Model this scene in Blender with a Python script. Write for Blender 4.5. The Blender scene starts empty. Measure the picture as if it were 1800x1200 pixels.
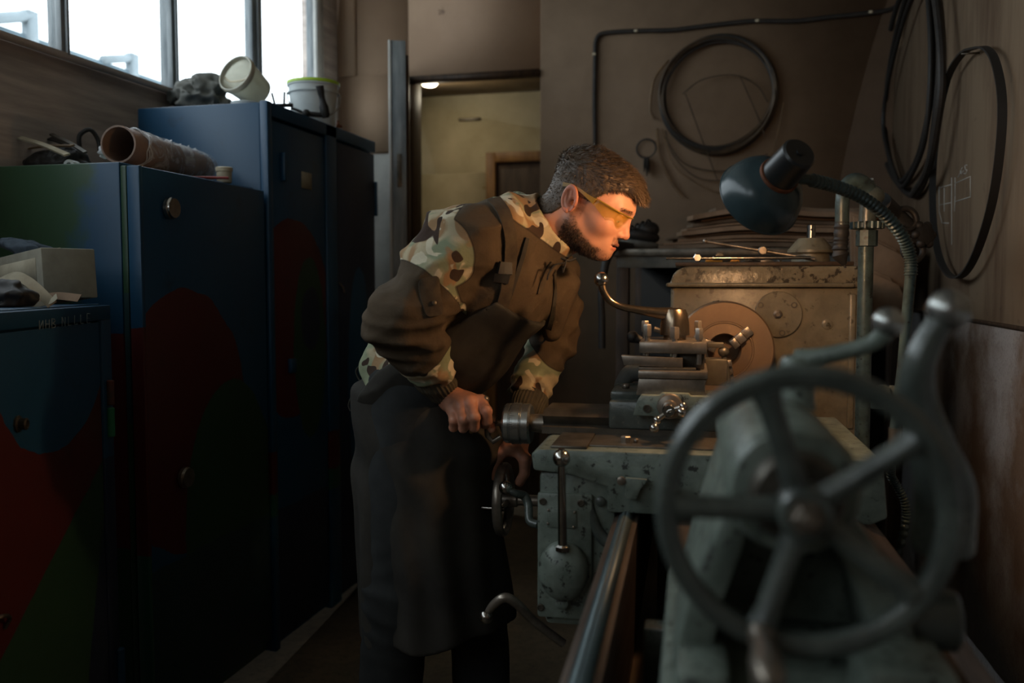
import bpy, bmesh, math, random
import numpy as np
from mathutils import Vector, Matrix, Euler
random.seed(7)
S = bpy.context.scene
COL = S.collection
# ------------------------------------------------------------------ camera
F = 1600.0                                    # focal length in pixels of the 1800 px wide frame
PHI = math.atan(103 / F)                      # pitch down
PSI = math.atan(409 / F * math.cos(PHI))      # yaw to the left
CAMP = np.array([0.0, 0.0, 1.33])
cf = np.array([-math.sin(PSI) * math.cos(PHI), math.cos(PSI) * math.cos(PHI), -math.sin(PHI)])
cr_ = np.array([math.cos(PSI), math.sin(PSI), 0.0])
cu = np.cross(cr_, cf)
cam = bpy.data.cameras.new('camera')
camo = bpy.data.objects.new('camera', cam)
COL.objects.link(camo)
M3 = Matrix((cr_, cu, -cf)).transposed()
camo.matrix_world = Matrix.Translation(Vector(CAMP)) @ M3.to_4x4()
cam.sensor_width = 36.0
cam.lens = F / 1800 * 36
cam.clip_start = 0.05
cam.dof.use_dof = True
cam.dof.focus_distance = 2.15
cam.dof.aperture_fstop = 2.6
S.camera = camo
# ------------------------------------------------------------------ world, exposure
S.view_settings.view_transform = 'Standard'
S.view_settings.look = 'None'
S.view_settings.exposure = 0.0
S.view_settings.gamma = 1.0
S.view_settings.use_curve_mapping = False
W = bpy.data.worlds.new('overcast_sky')
S.world = W
W.use_nodes = True
bg = W.node_tree.nodes['Background']
bg.inputs[0].default_value = (0.90, 0.955, 1.0, 1)
bg.inputs[1].default_value = 3.6
WIN_Z0, WIN_Z1 = 2.065, 3.05
LW, RW, BW, FW, CEIL = -2.15, 0.66, 4.64, -2.2, 3.35


def portal(name, loc, rot, sx, sy):
    l = bpy.data.lights.new(name, 'AREA')
    l.shape = 'RECTANGLE'; l.size = sx; l.size_y = sy
    l.cycles.is_portal = True
    o = bpy.data.objects.new(name, l); COL.objects.link(o)
    o.location = loc; o.rotation_euler = rot


portal('daylight_portal', (LW - 0.09, (FW + BW) / 2, (WIN_Z0 + WIN_Z1) / 2), (0, -math.pi / 2, 0), 1.0, BW - FW)


portal('added_window_portal', (-1.55, FW - 0.1, 2.55), (math.pi / 2, 0, 0), 1.1, 1.0)  # guides sky light through the added window behind the camera


# ------------------------------------------------------------------ geometry helpers
def P(px, py, Y=None, X=None, Z=None):
    """world point seen at a place of the 1800x1200 photo, at world depth Y (or on plane X or Z)"""
    d = cf + cr_ * (px - 900) / F + cu * (600 - py) / F
    if Y is not None: t = Y / d[1]
    elif X is not None: t = X / d[0]
    else: t = (Z - CAMP[2]) / d[2]
    return Vector(CAMP + d * t)


LA = math.radians(3.2)                        # the lathe stands turned by 3.2 degrees
LO = Vector((-0.05, 2.5, 0))
LMAT = Matrix.Translation(LO) @ Matrix.Rotation(LA, 4, 'Z')
LINV = LMAT.inverted()


def L(px, py, ly):
    d = cf + cr_ * (px - 900) / F + cu * (600 - py) / F
    ey = np.array([-math.sin(LA), math.cos(LA), 0])
    t = (ly - (CAMP - np.array(LO)) @ ey) / (d @ ey)
    return LINV @ Vector(CAMP + d * t)


def crv(pts, n=6, closed=False):
    """Catmull-Rom through points"""
    pts = [Vector(p) for p in pts]
    N = len(pts); out = []
    rng = range(N) if closed else range(N - 1)
    for i in rng:
        if closed: a, b, c, d = pts[i - 1], pts[i], pts[(i + 1) % N], pts[(i + 2) % N]
        else:
            b, c = pts[i], pts[i + 1]
            a = pts[i - 1] if i > 0 else b * 2 - c
            d = pts[i + 2] if i + 2 < N else c * 2 - b
        for k in range(n):
            t = k / n
            out.append(0.5 * ((2 * b) + (c - a) * t + (2 * a - 5 * b + 4 * c - d) * t * t + (3 * b - a - 3 * c + d) * t ** 3))
    if not closed: out.append(pts[-1])
    return out


def lerps(vals, m):
    """resample radius list to m values"""
    xs = np.linspace(0, len(vals) - 1, m)
    return list(np.interp(xs, range(len(vals)), vals))


def frame(z):
    z = Vector(z).normalized()
    a = Vector((0, 0, 1)) if abs(z.z) < 0.95 else Vector((1, 0, 0))
    x = a.cross(z).normalized(); y = z.cross(x)
    return x, y, z


class MB:
    def __init__(s, M=None): s.v = []; s.f = []; s.M = M or Matrix.Identity(4); s.at = None
    def add(s, vs, fs):
        o = len(s.v); s.v += [s.M @ Vector(v) for v in vs]; s.f += [tuple(i + o for i in f) for f in fs]; return s
    def addbm(s, bm, m=None):
        bm.verts.ensure_lookup_table()
        for i, v in enumerate(bm.verts): v.index = i
        vs = [(m @ v.co if m else v.co.copy()) for v in bm.verts]
        fs = [[v.index for v in f.verts] for f in bm.faces]
        bm.free(); return s.add(vs, fs)
    def box(s, c, d, bev=0.0, rot=None, seg=2):
        bm = bmesh.new(); bmesh.ops.create_cube(bm, size=1)
        for v in bm.verts: v.co = Vector((v.co.x * d[0], v.co.y * d[1], v.co.z * d[2]))
        if bev > 0: bmesh.ops.bevel(bm, geom=bm.edges[:], offset=min(bev, min(d) * 0.45), segments=seg, profile=0.5, affect='EDGES')
        m = Matrix.Translation(Vector(c))
        if rot is not None: m = m @ (rot.to_4x4() if isinstance(rot, Matrix) else Euler([math.radians(a) for a in rot]).to_matrix().to_4x4())
        return s.addbm(bm, m)
    def bx(s, x0, x1, y0, y1, z0, z1, bev=0.0, seg=2):
        return s.box(((x0 + x1) / 2, (y0 + y1) / 2, (z0 + z1) / 2), (abs(x1 - x0), abs(y1 - y0), abs(z1 - z0)), bev, None, seg)
    def rev(s, o, d, prof, seg=28, closed_ends=True):
        """surface of revolution: prof = [(distance along d, radius)]"""
        x, y, z = frame(d); o = Vector(o); vs = []; fs = []
        for (t, r) in prof:
            for k in range(seg):
                a = 2 * math.pi * k / seg
                vs.append(o + z * t + (x * math.cos(a) + y * math.sin(a)) * r)
        for i in range(len(prof) - 1):
            for k in range(seg):
                k2 = (k + 1) % seg
                fs.append((i * seg + k, i * seg + k2, (i + 1) * seg + k2, (i + 1) * seg + k))
        if closed_ends:
            fs.append(tuple(range(seg - 1, -1, -1))); fs.append(tuple((len(prof) - 1) * seg + k for k in range(seg)))
        return s.add(vs, fs)
    def cyl(s, a, b, r, r1=None, seg=24, bev=0.0):
        a = Vector(a); b = Vector(b); h = (b - a).length; r1 = r if r1 is None else r1
        if bev: pr = [(0, r - bev), (bev, r), (h - bev, r1), (h, r1 - bev)]
        else: pr = [(0, r), (h, r1)]
        return s.rev(a, b - a, pr, seg)
    def sph(s, c, r, seg=20, rot=None):
        r = (r, r, r) if not hasattr(r, '__len__') else r
        bm = bmesh.new(); bmesh.ops.create_uvsphere(bm, u_segments=seg, v_segments=max(8, seg // 2), radius=1)
        for v in bm.verts: v.co = Vector((v.co.x * r[0], v.co.y * r[1], v.co.z * r[2]))
        m = Matrix.Translation(Vector(c))
        if rot is not None: m = m @ Euler([math.radians(a) for a in rot]).to_matrix().to_4x4()
        return s.addbm(bm, m)
    def tube(s, pts, r, seg=12, closed=False, flat=None):
        pts = [Vector(p) for p in pts]; n = len(pts)
        rs = lerps(r, n) if hasattr(r, '__len__') else [r] * n
        vs = []; fs = []; x = None
        for i in range(n):
            if closed: t = (pts[(i + 1) % n] - pts[i - 1])
            else: t = pts[min(i + 1, n - 1)] - pts[max(i - 1, 0)]
            t = t.normalized() if t.length > 1e-9 else Vector((0, 0, 1))
            if x is None: x, y, _ = frame(t)
            else:
                x = (x - t * x.dot(t)); x = x.normalized() if x.length > 1e-6 else frame(t)[0]; y = t.cross(x)
            for k in range(seg):
                a = 2 * math.pi * k / seg
                vs.append(pts[i] + (x * math.cos(a) + y * math.sin(a) * (flat or 1)) * rs[i])
        for i in range(n if closed else n - 1):
            j = (i + 1) % n
            for k in range(seg):
                k2 = (k + 1) % seg
                fs.append((i * seg + k, i * seg + k2, j * seg + k2, j * seg + k))
        if not closed:
            fs.append(tuple(range(seg - 1, -1, -1))); fs.append(tuple((n - 1) * seg + k for k in range(seg)))
        return s.add(vs, fs)
    def ring(s, c, nrm, R, r, seg=48, rs=10, sx=1.0):
        x, y, z = frame(nrm); c = Vector(c)
        return s.tube([c + x * math.cos(a) * R * sx + y * math.sin(a) * R for a in [2 * math.pi * k / seg for k in range(seg)]], r, rs, True)
    def prism(s, poly, o, ux, uy, w, bev=0.0):
        """extrude polygon (u,v) in plane o+u*ux+v*uy by vector w"""
        bm = bmesh.new(); o = Vector(o); ux = Vector(ux); uy = Vector(uy); w = Vector(w)
        a = [bm.verts.new(o + ux * u + uy * v) for u, v in poly]
        b = [bm.verts.new(o + ux * u + uy * v + w) for u, v in poly]
        n = len(poly)
        bm.faces.new(a[::-1]); bm.faces.new(b)
        for i in range(n): bm.faces.new((a[i], a[(i + 1) % n], b[(i + 1) % n], b[i]))
        bmesh.ops.recalc_face_normals(bm, faces=bm.faces[:])
        if bev: bmesh.ops.bevel(bm, geom=bm.edges[:], offset=bev, segments=2, profile=0.5, affect='EDGES')
        return s.addbm(bm)
    def ribbon(s, pts, nrms, w, th):
        vs = []; fs = []; n = len(pts)
        ws = lerps(w, n) if hasattr(w, '__len__') else [w] * n
        for i in range(n):
            t = (Vector(pts[min(i + 1, n - 1)]) - Vector(pts[max(i - 1, 0)])).normalized()
            N = Vector(nrms[i]).normalized(); b = t.cross(N).normalized(); p = Vector(pts[i])
            vs += [p - b * ws[i] / 2 - N * th, p + b * ws[i] / 2 - N * th, p + b * ws[i] / 2 + N * th, p - b * ws[i] / 2 + N * th]
        for i in range(n - 1):
            for k in range(4): fs.append((i * 4 + k, i * 4 + (k + 1) % 4, i * 4 + 4 + (k + 1) % 4, i * 4 + 4 + k))
        fs.append((3, 2, 1, 0)); fs.append(tuple((n - 1) * 4 + k for k in range(4)))
        return s.add(vs, fs)
    def build(s, name, mat, parent=None, sharp=35, fix=True, attrs=None, loc=None):
        me = bpy.data.meshes.new(name)
        if parent is not None: root = ROOT[parent.name]
        else:
            if loc is not None: root = Vector(loc)
            else:
                xs = [v.x for v in s.v]; ys = [v.y for v in s.v]; zs = [v.z for v in s.v]
                root = Vector(((min(xs) + max(xs)) / 2, (min(ys) + max(ys)) / 2, min(zs)))
        me.from_pydata([v - root for v in s.v], [], s.f)
        if fix:
            bm = bmesh.new(); bm.from_mesh(me)
            bmesh.ops.recalc_face_normals(bm, faces=bm.faces[:])
            for e in bm.edges:
                if len(e.link_faces) == 2 and e.calc_face_angle(0) > math.radians(sharp): e.smooth = False
            bm.to_mesh(me); bm.free()
        me.polygons.foreach_set('use_smooth', [True] * len(me.polygons))
        if attrs:
            for an, av in attrs.items():
                a = me.attributes.new(an, 'FLOAT', 'POINT'); a.data.foreach_set('value', np.asarray(av, dtype=np.float32))
        me.materials.append(mat)
        o = bpy.data.objects.new(name, me); COL.objects.link(o)
        if parent is not None: o.parent = parent
        else: o.location = root
        ROOT[o.name] = root
        return o


ROOT = {}


def tag(o, label, cat, group=None, kind=None):
    o['label'] = label; o['category'] = cat
    if group: o['group'] = group
    if kind: o['kind'] = kind
    return o


def thing(name, label, cat, loc, group=None):
    o = bpy.data.objects.new(name, None); COL.objects.link(o)
    o.location = loc; o.empty_display_size = 0.05; ROOT[o.name] = Vector(loc)
    return tag(o, label, cat, group)


def struct(o): o['kind'] = 'structure'; return o


# ------------------------------------------------------------------ materials
class NT:
    def __init__(s, name):
        s.m = bpy.data.materials.new(name); s.m.use_nodes = True
        s.t = s.m.node_tree; s.n = s.t.nodes; s.b = s.n['Principled BSDF']
        s.tc = s.n.new('ShaderNodeTexCoord')
    def lk(s, a, b): s.t.links.new(a, b)
    def val(s, sock, v):
        if isinstance(v, (int, float)): sock.default_value = v
        elif isinstance(v, (tuple, list)):
            sock.default_value = tuple(v) if len(v) == len(sock.default_value) else tuple(v) + (1,)
        else: s.lk(v, sock)
    def noise(s, scale=5, detail=4, rough=0.55, vec=None, stretch=None, dist=0.0):
        n = s.n.new('ShaderNodeTexNoise'); n.inputs['Scale'].default_value = scale
        n.inputs['Detail'].default_value = detail; n.inputs['Roughness'].default_value = rough
        n.inputs['Distortion'].default_value = dist
        v = vec or s.tc.outputs['Object']
        if stretch:
            mp = s.n.new('ShaderNodeMapping'); mp.inputs['Scale'].default_value = stretch; s.lk(v, mp.inputs[0]); v = mp.outputs[0]
        s.lk(v, n.inputs['Vector']); return n.outputs['Fac']
    def ramp(s, fac, stops, interp='LINEAR'):
        r = s.n.new('ShaderNodeValToRGB'); e = r.color_ramp; e.interpolation = interp
        while len(e.elements) < len(stops): e.elements.new(0.5)
        for q, (p, c) in zip(e.elements, stops):
            q.position = p; q.color = (c, c, c, 1) if isinstance(c, (int, float)) else tuple(c) + (1,)
        s.lk(fac, r.inputs[0]); return r.outputs[0]
    def mix(s, f, a, b, mode='MIX'):
        m = s.n.new('ShaderNodeMix'); m.data_type = 'RGBA'; m.blend_type = mode
        s.val(m.inputs[0], f); s.val(m.inputs[6], a); s.val(m.inputs[7], b); return m.outputs[2]
    def math(s, op, a, b=0.0, c=None):
        m = s.n.new('ShaderNodeMath'); m.operation = op; s.val(m.inputs[0], a); s.val(m.inputs[1], b)
        if c is not None: s.val(m.inputs[2], c)
        return m.outputs[0]
    def xyz(s):
        x = s.n.new('ShaderNodeSeparateXYZ'); s.lk(s.tc.outputs['Object'], x.inputs[0]); return x.outputs
    def attr(s, name):
        a = s.n.new('ShaderNodeAttribute'); a.attribute_name = name; return a.outputs['Fac']
    def bump(s, h, strength=0.3, dist=0.002):
        b = s.n.new('ShaderNodeBump'); b.inputs['Strength'].default_value = strength; b.inputs['Distance'].default_value = dist
        s.lk(h, b.inputs['Height'])
        p = s.b.inputs['Normal']
        if p.is_linked: s.lk(p.links[0].from_socket, b.inputs['Normal'])
        s.lk(b.outputs[0], p)
    def out(s, color=None, rough=None, metal=None, spec=None):
        if color is not None: s.val(s.b.inputs['Base Color'], color)
        if rough is not None: s.val(s.b.inputs['Roughness'], rough)
        if metal is not None: s.val(s.b.inputs['Metallic'], metal)
        if spec is not None: s.val(s.b.inputs['Specular IOR Level'], spec)
        return s.m


def sr(r, g, b):
    f = lambda c: ((c / 255 + 0.055) / 1.055) ** 2.4 if c > 10 else c / 255 / 12.92
    return (f(r), f(g), f(b))


def dirty(name, a, b, rough=0.6, metal=0.0, scale=12, bump=0.25, bscale=60, bd=0.001, spec=0.5, rr=0.15, chip=None, chip_at=0.62, stretch=None):
    """worn surface: two tones of the same finish, optional chips showing another colour"""
    t = NT(name)
    n = t.noise(scale, 6, 0.6, stretch=stretch)
    c = t.mix(t.ramp(n, [(0.35, 0.0), (0.65, 1.0)]), a, b)
    if chip:
        n2 = t.noise(scale * 2.2, 8, 0.7)
        c = t.mix(t.ramp(n2, [(chip_at, 0.0), (chip_at + 0.03, 1.0)]), c, chip)
    n3 = t.noise(bscale, 5, 0.6)
    t.bump(n3, bump, bd)
    r = t.math('MULTIPLY_ADD', n, rr * 2, rough - rr)
    return t.out(c, r, metal, spec)


def plain(name, c, rough=0.6, metal=0.0, spec=0.5):
    t = NT(name); n = t.noise(30, 3); c2 = tuple(x * 0.8 for x in c)
    return t.out(t.mix(n, c, c2), rough, metal, spec)


M = {}
M['wall'] = dirty('fibreboard_wall', sr(176, 148, 122), sr(158, 131, 107), 0.75, scale=1.6, bump=0.15, bscale=90, chip=sr(112, 90, 72), chip_at=0.66)
M['wall_dark'] = dirty('fibreboard_wall_dull', sr(128, 106, 84), sr(110, 90, 70), 0.8, scale=2.2, bump=0.15, bscale=90)
M['plywood'] = dirty('grey_plywood', sr(184, 170, 160), sr(150, 138, 130), 0.7, scale=4, bump=0.2, stretch=(1, 0.6, 7))
M['white_paint'] = dirty('dirty_white_paint', sr(196, 196, 190), sr(170, 170, 166), 0.6, scale=5, chip=sr(110, 105, 98), chip_at=0.68)
M['ceiling'] = plain('dim_ceiling', sr(175, 168, 155), 0.9)
t = NT('rusty_wall_lower')
n = t.noise(2.2, 8, 0.65); g = t.noise(120, 3, 0.7)
c = t.mix(t.ramp(n, [(0.42, 0.0), (0.58, 1.0)]), sr(166, 164, 164), sr(118, 98, 82))
c = t.mix(t.ramp(g, [(0.5, 0.0), (0.75, 0.5)]), c, sr(60, 48, 40)); t.bump(g, 0.3, 0.002)
M['wall_rust'] = t.out(c, 0.6)
t = NT('greasy_right_wall')
n = t.noise(1.5, 8, 0.65, stretch=(1, 3, 0.5)); g = t.noise(14, 6, 0.7)
c = t.mix(t.ramp(n, [(0.45, 0.0), (0.62, 1.0)]), sr(142, 120, 96), sr(104, 80, 60))
c = t.mix(t.ramp(g, [(0.6, 0.0), (0.72, 0.6)]), c, sr(90, 72, 58)); t.bump(g, 0.15, 0.002)
M['wall_right'] = t.out(c, 0.6)
t = NT('oily_concrete_floor')
n = t.noise(1.6, 8, 0.65); g = t.noise(30, 6, 0.75)
c = t.mix(t.ramp(n, [(0.35, 0.0), (0.65, 1.0)]), sr(128, 114, 92), sr(80, 72, 60)); c = t.mix(t.ramp(g, [(0.45, 0.0), (0.7, 0.6)]), c, sr(40, 35, 30))
t.bump(g, 0.5, 0.004); M['floor'] = t.out(c, 0.7)
M['corr'] = dirty('yellowed_plaster', sr(182, 174, 146), sr(160, 152, 124), 0.8, scale=3, chip=sr(146, 130, 92), chip_at=0.66)
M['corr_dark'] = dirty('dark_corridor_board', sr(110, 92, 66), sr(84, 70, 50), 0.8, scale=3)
M['door_wood'] = dirty('varnished_door_frame', sr(150, 110, 60), sr(120, 86, 46), 0.5, scale=8, stretch=(4, 4, 0.6))
M['dark_wood'] = dirty('dark_wood', sr(72, 52, 34), sr(50, 36, 24), 0.6, scale=8, stretch=(4, 4, 0.6))
M['winframe'] = dirty('weathered_grey_frame', sr(128, 134, 136), sr(86, 94, 98), 0.5, scale=9, stretch=(4, 4, 0.5))
t = NT('window_glass')
gl = t.n.new('ShaderNodeBsdfTransparent'); gl.inputs[0].default_value = (0.93, 0.96, 0.97, 1)
gg = t.n.new('ShaderNodeBsdfGlossy'); gg.inputs['Roughness'].default_value = 0.05
mx = t.n.new('ShaderNodeMixShader'); mx.inputs[0].default_value = 0.05
t.lk(gl.outputs[0], mx.inputs[1]); t.lk(gg.outputs[0], mx.inputs[2]); t.lk(mx.outputs[0], t.n['Material Output'].inputs['Surface'])
M['glass'] = t.m
M['outside'] = plain('pale_outdoor_steel', sr(140, 152, 158), 0.8)
M['outroof'] = plain('pale_outdoor_roof', sr(104, 124, 134), 0.8)
M['black'] = plain('black_rubber', sr(34, 33, 32), 0.6)
M['cable'] = dirty('black_cable', sr(46, 42, 38), sr(32, 30, 28), 0.6, scale=20)
M['wire'] = dirty('dull_wire', sr(86, 70, 52), sr(58, 48, 38), 0.5, 0.4, scale=14)
M['wire_pale'] = dirty('pale_wire', sr(128, 102, 72), sr(96, 78, 58), 0.5, 0.3, scale=14)
M['chalk'] = plain('chalk', sr(180, 176, 168), 0.95)
M['steel'] = dirty('bare_oily_steel', sr(158, 148, 136), sr(118, 108, 96), 0.34, 0.7, scale=22, bump=0.12, bscale=140, bd=0.0006)
M['steel_dark'] = dirty('dark_oily_steel', sr(104, 98, 88), sr(70, 66, 58), 0.40, 0.55, scale=18, bump=0.2, bscale=120, bd=0.0008)
M['chrome'] = dirty('polished_ball_steel', sr(196, 192, 186), sr(160, 156, 150), 0.2, 1.0, scale=30, bump=0.06, bscale=160, bd=0.0004, rr=0.08)
M['bed'] = dirty('worn_bed_way_steel', sr(112, 98, 88), sr(80, 70, 62), 0.45, 0.6, scale=9, stretch=(3, 0.4, 3), bump=0.15)
M['rail'] = dirty('blue_grey_way_face', sr(104, 118, 120), sr(78, 90, 92), 0.4, 0.4, scale=9, stretch=(3, 0.4, 3), bump=0.15)
M['green'] = dirty('green_grey_machine_enamel', sr(122, 132, 122), sr(92, 102, 93), 0.40, 0, scale=22, bump=0.6, bscale=55, bd=0.0022, chip=sr(48, 50, 46), chip_at=0.58)
M['green_dark'] = dirty('grimy_green_machine_enamel', sr(86, 93, 87), sr(58, 64, 60), 0.30, 0, scale=24, bump=0.5, bscale=55, bd=0.002, chip=sr(110, 108, 98), chip_at=0.63, spec=0.7)
M['tan'] = dirty('grimy_lamp_tinted_enamel', sr(134, 124, 102), sr(108, 98, 78), 0.34, 0, scale=16, bump=0.5, bscale=38, bd=0.0022, chip=sr(84, 74, 56), chip_at=0.60)  # tan puts the warm lamplight on green-grey paint into the colour; chips are wear
M['cover'] = dirty('peeling_headstock_cover', sr(138, 126, 102), sr(104, 93, 74), 0.26, 0, scale=13, bump=0.7, bscale=26, bd=0.004, chip=sr(66, 58, 46), chip_at=0.535)
M['chuck'] = dirty('turned_chuck_steel', sr(150, 124, 98), sr(126, 102, 80), 0.42, 0.55, scale=5, bump=0.05, bscale=30)
M['pipe'] = dirty('painted_pipe', sr(74, 92, 92), sr(48, 60, 60), 0.36, 0.2, scale=26, bump=0.4, bscale=70, bd=0.0015, chip=sr(36, 40, 38), chip_at=0.58)
M['lamp_shade'] = dirty('dark_teal_lamp_enamel', sr(50, 66, 70), sr(40, 54, 58), 0.24, 0, scale=8, bump=0.08, bscale=60, rr=0.05)
M['lamp_cap'] = plain('black_lamp_cap', sr(30, 33, 34), 0.35)
M['lamp_in'] = plain('white_shade_inside', sr(225, 220, 205), 0.5)
M['rust'] = dirty('rusty_ring', sr(120, 66, 34), sr(84, 48, 28), 0.7, 0.2, scale=40)
M['orange'] = plain('orange_enamel', sr(214, 140, 40), 0.5)
M['cardboard'] = dirty('brown_cardboard', sr(138, 112, 88), sr(112, 90, 70), 0.85, scale=8)
M['cardboard2'] = dirty('grey_brown_cardboard', sr(112, 94, 76), sr(88, 74, 60), 0.85, scale=8)
M['box'] = dirty('pale_carton', sr(176, 172, 156), sr(150, 146, 130), 0.8, scale=10)
M['paper'] = dirty('old_paper', sr(186, 178, 156), sr(160, 150, 128), 0.85, scale=14)
M['plastic_w'] = plain('dusty_white_plastic', sr(196, 204, 204), 0.45)
M['cream'] = plain('cream_plastic', sr(208, 196, 168), 0.5)
M['lime'] = plain('lime_green_lid', sr(176, 214, 60), 0.4)
M['dial'] = dirty('satin_dial_steel', sr(176, 178, 174), sr(150, 150, 146), 0.26, 0.85, scale=20, bump=0.05, bscale=140, bd=0.0004, rr=0.05)
t = NT('frosted_plastic'); t.b.inputs['Transmission Weight'].default_value = 0.55
M['frost'] = t.out(sr(226, 224, 208), 0.45)
t = NT('stretch_film'); n = t.noise(40, 5, 0.7, dist=1.5); t.lk(t.ramp(t.noise(14, 5, 0.7, dist=1.0), [(0.42, 0.12), (0.62, 0.7)]), t.b.inputs['Alpha']); t.bump(n, 1.0, 0.01)
M['film'] = t.out(sr(235, 238, 240), 0.12)
M['tube'] = dirty('brown_paper_tube', sr(150, 126, 112), sr(124, 104, 92), 0.6, scale=6)
M['cloth_grey'] = dirty('grey_rag', sr(104, 104, 98), sr(74, 76, 74), 0.95, scale=10, bump=0.4, bscale=160)
M['cloth_blue'] = dirty('slate_blue_cloth', sr(84, 98, 112), sr(60, 72, 84), 0.95, scale=10, bump=0.4, bscale=160)
M['apron'] = dirty('dark_stained_apron_cloth', sr(66, 63, 57), sr(46, 44, 41), 0.9, scale=5, bump=0.3, bscale=300, chip=sr(84, 80, 72), chip_at=0.68, spec=0.25)
M['trousers'] = dirty('dark_trouser_cloth', sr(58, 60, 60), sr(44, 46, 46), 0.95, scale=7, bump=0.3, bscale=260, spec=0.2)
M['knit'] = dirty('olive_knit', sr(84, 78, 62), sr(66, 60, 48), 0.95, scale=20, bump=0.3, bscale=260)
M['boot'] = plain('black_boot_leather', sr(36, 33, 31), 0.5)
M['strap'] = dirty('brown_webbing', sr(78, 66, 50), sr(60, 50, 38), 0.9, scale=30, bump=0.3, bscale=300)
M['bluepaint'] = dirty('blue_cabinet_paint', sr(34, 84, 134), sr(28, 72, 116), 0.5, scale=4)
BLUE = sr(24, 74, 108); NAVY = sr(34, 46, 68); RED = sr(84, 30, 28); GRN = sr(42, 74, 50); TEAL = sr(36, 62, 66); TURQ = sr(34, 86, 68)


def painted(name, base, shapes, axis='y', rough=0.42):
    """hand-painted steel: flat colour fields with brushed edges; ('e',u,v,ru,rv,col) ellipse, ('b',z0,z1,col) band, ('l',u,v,nu,nv,col) half plane"""
    t = NT(name); X = t.xyz(); u = X[0] if axis == 'x' else X[1]; v = X[2]
    w = t.math('MULTIPLY_ADD', t.noise(9, 3), 0.03, -0.015)
    u = t.math('ADD', u, w); v = t.math('ADD', v, w)
    c = base
    n = t.noise(5, 5)
    c = t.mix(t.math('MULTIPLY', n, 0.5), base, tuple(x * 0.6 for x in base))
    for s in shapes:
        if s[0] == 'e':
            a = t.math('DIVIDE', t.math('SUBTRACT', u, s[1]), s[3]); b = t.math('DIVIDE', t.math('SUBTRACT', v, s[2]), s[4])
            f = t.math('LESS_THAN', t.math('ADD', t.math('MULTIPLY', a, a), t.math('MULTIPLY', b, b)), 1.0)
        elif s[0] == 'b':
            f = t.math('MULTIPLY', t.math('GREATER_THAN', v, s[1]), t.math('LESS_THAN', v, s[2]))
        else:
            d = t.math('ADD', t.math('MULTIPLY', t.math('SUBTRACT', u, s[1]), s[3]), t.math('MULTIPLY', t.math('SUBTRACT', v, s[2]), s[4]))
            if len(s) > 6: f = t.ramp(t.math('ADD', t.math('MULTIPLY', d, s[6]), t.math('ADD', t.noise(7, 5), 0.0)), [(0.4, 0.0), (0.6, 1.0)])
            else: f = t.math('GREATER_THAN', d, 0.0)
        c = t.mix(f, c, s[5] if s[0] != 'b' else s[3])
    g = t.noise(40, 6, 0.75); c = t.mix(t.ramp(g, [(0.7, 0.0), (0.74, 0.5)]), c, sr(150, 150, 140))
    g2 = t.noise(7, 6, 0.7); c = t.mix(t.ramp(g2, [(0.58, 0.0), (0.72, 0.45)]), c, sr(30, 34, 34))
    t.bump(t.noise(60, 4), 0.12, 0.001)
    return t.out(c, rough)


# ------------------------------------------------------------------ room
def bxs(name, mat, *boxes):
    m = MB()
    for b in boxes: m.bx(*b)
    return struct(m.build(name, mat))


bxs('floor', M['floor'], (LW - 0.2, RW + 0.2, FW - 0.2, 6.2, -0.1, 0.0))
bxs('ceiling', M['ceiling'], (LW - 0.2, RW + 0.2, FW - 0.2, BW + 0.15, CEIL, CEIL + 0.1))
bxs('wall_front', M['wall'], (LW - 0.2, -2.1, FW - 0.2, FW, 0, CEIL), (-1.0, RW + 0.2, FW - 0.2, FW, 0, CEIL), (-2.1, -1.0, FW - 0.2, FW, 0, 2.06), (-2.1, -1.0, FW - 0.2, FW, 3.05, CEIL))
WY = [P(111, 60, X=LW).y, P(305, 120, X=LW).y, P(450, 100, X=LW).y, P(556, 100, X=LW).y]
WS = [FW + 0.3, -1.2, -0.1, 0.95, WY[0], WY[1], WY[2], WY[3]]
# left wall: below, above, pier at the far end
bxs('wall_left', M['plywood'], (LW - 0.08, LW, FW, BW + 0.15, 0, WIN_Z0), (LW - 0.08, LW, FW, BW + 0.15, WIN_Z1, CEIL),
    (LW - 0.08, LW, WY[3], BW + 0.15, WIN_Z0, WIN_Z1), (LW - 0.08, LW, FW, FW + 0.3, WIN_Z0, WIN_Z1))
for i in range(len(WS) - 1):
    a, b = WS[i], WS[i + 1]
    m = MB(); fx = LW - 0.03; w = 0.012
    m.bx(fx - 0.02, fx + 0.02, a, a + w, WIN_Z0, WIN_Z1, 0.004); m.bx(fx - 0.02, fx + 0.02, b - w, b, WIN_Z0, WIN_Z1, 0.004)
    m.bx(fx - 0.02, fx + 0.02, a + w, b - w, WIN_Z0, WIN_Z0 + w, 0.004); m.bx(fx - 0.02, fx + 0.02, a + w, b - w, WIN_Z1 - w, WIN_Z1, 0.004)
    # cover strip on the mullion
    if i < len(WS) - 2:
        ww = 0.045 if i == 5 else 0.020
        m.bx(fx + 0.015, fx + 0.04, b - ww, b + ww, WIN_Z0, WIN_Z1, 0.006)
        m.bx(fx + 0.04, fx + 0.052, b - ww * .3, b + ww * .3, WIN_Z0, WIN_Z1, 0.004)
    wo = struct(m.build('window_%d' % (i + 1), M['winframe']))
    g = MB(); g.bx(fx - 0.003, fx + 0.003, a + w, b - w, WIN_Z0 + w, WIN_Z1 - w)
    ROOT[wo.name] = Vector(wo.location)
    g.build('pane', M['glass'], wo)
m = MB()
for xx in (-2.1, -1.58, -1.04): m.bx(xx, xx + 0.04, FW - 0.13, FW - 0.07, 2.06, 3.05, 0.004)
m.bx(-2.1, -1.0, FW - 0.13, FW - 0.07, 2.06, 2.10, 0.004); m.bx(-2.1, -1.0, FW - 0.13, FW - 0.07, 3.01, 3.05, 0.004)
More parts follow.
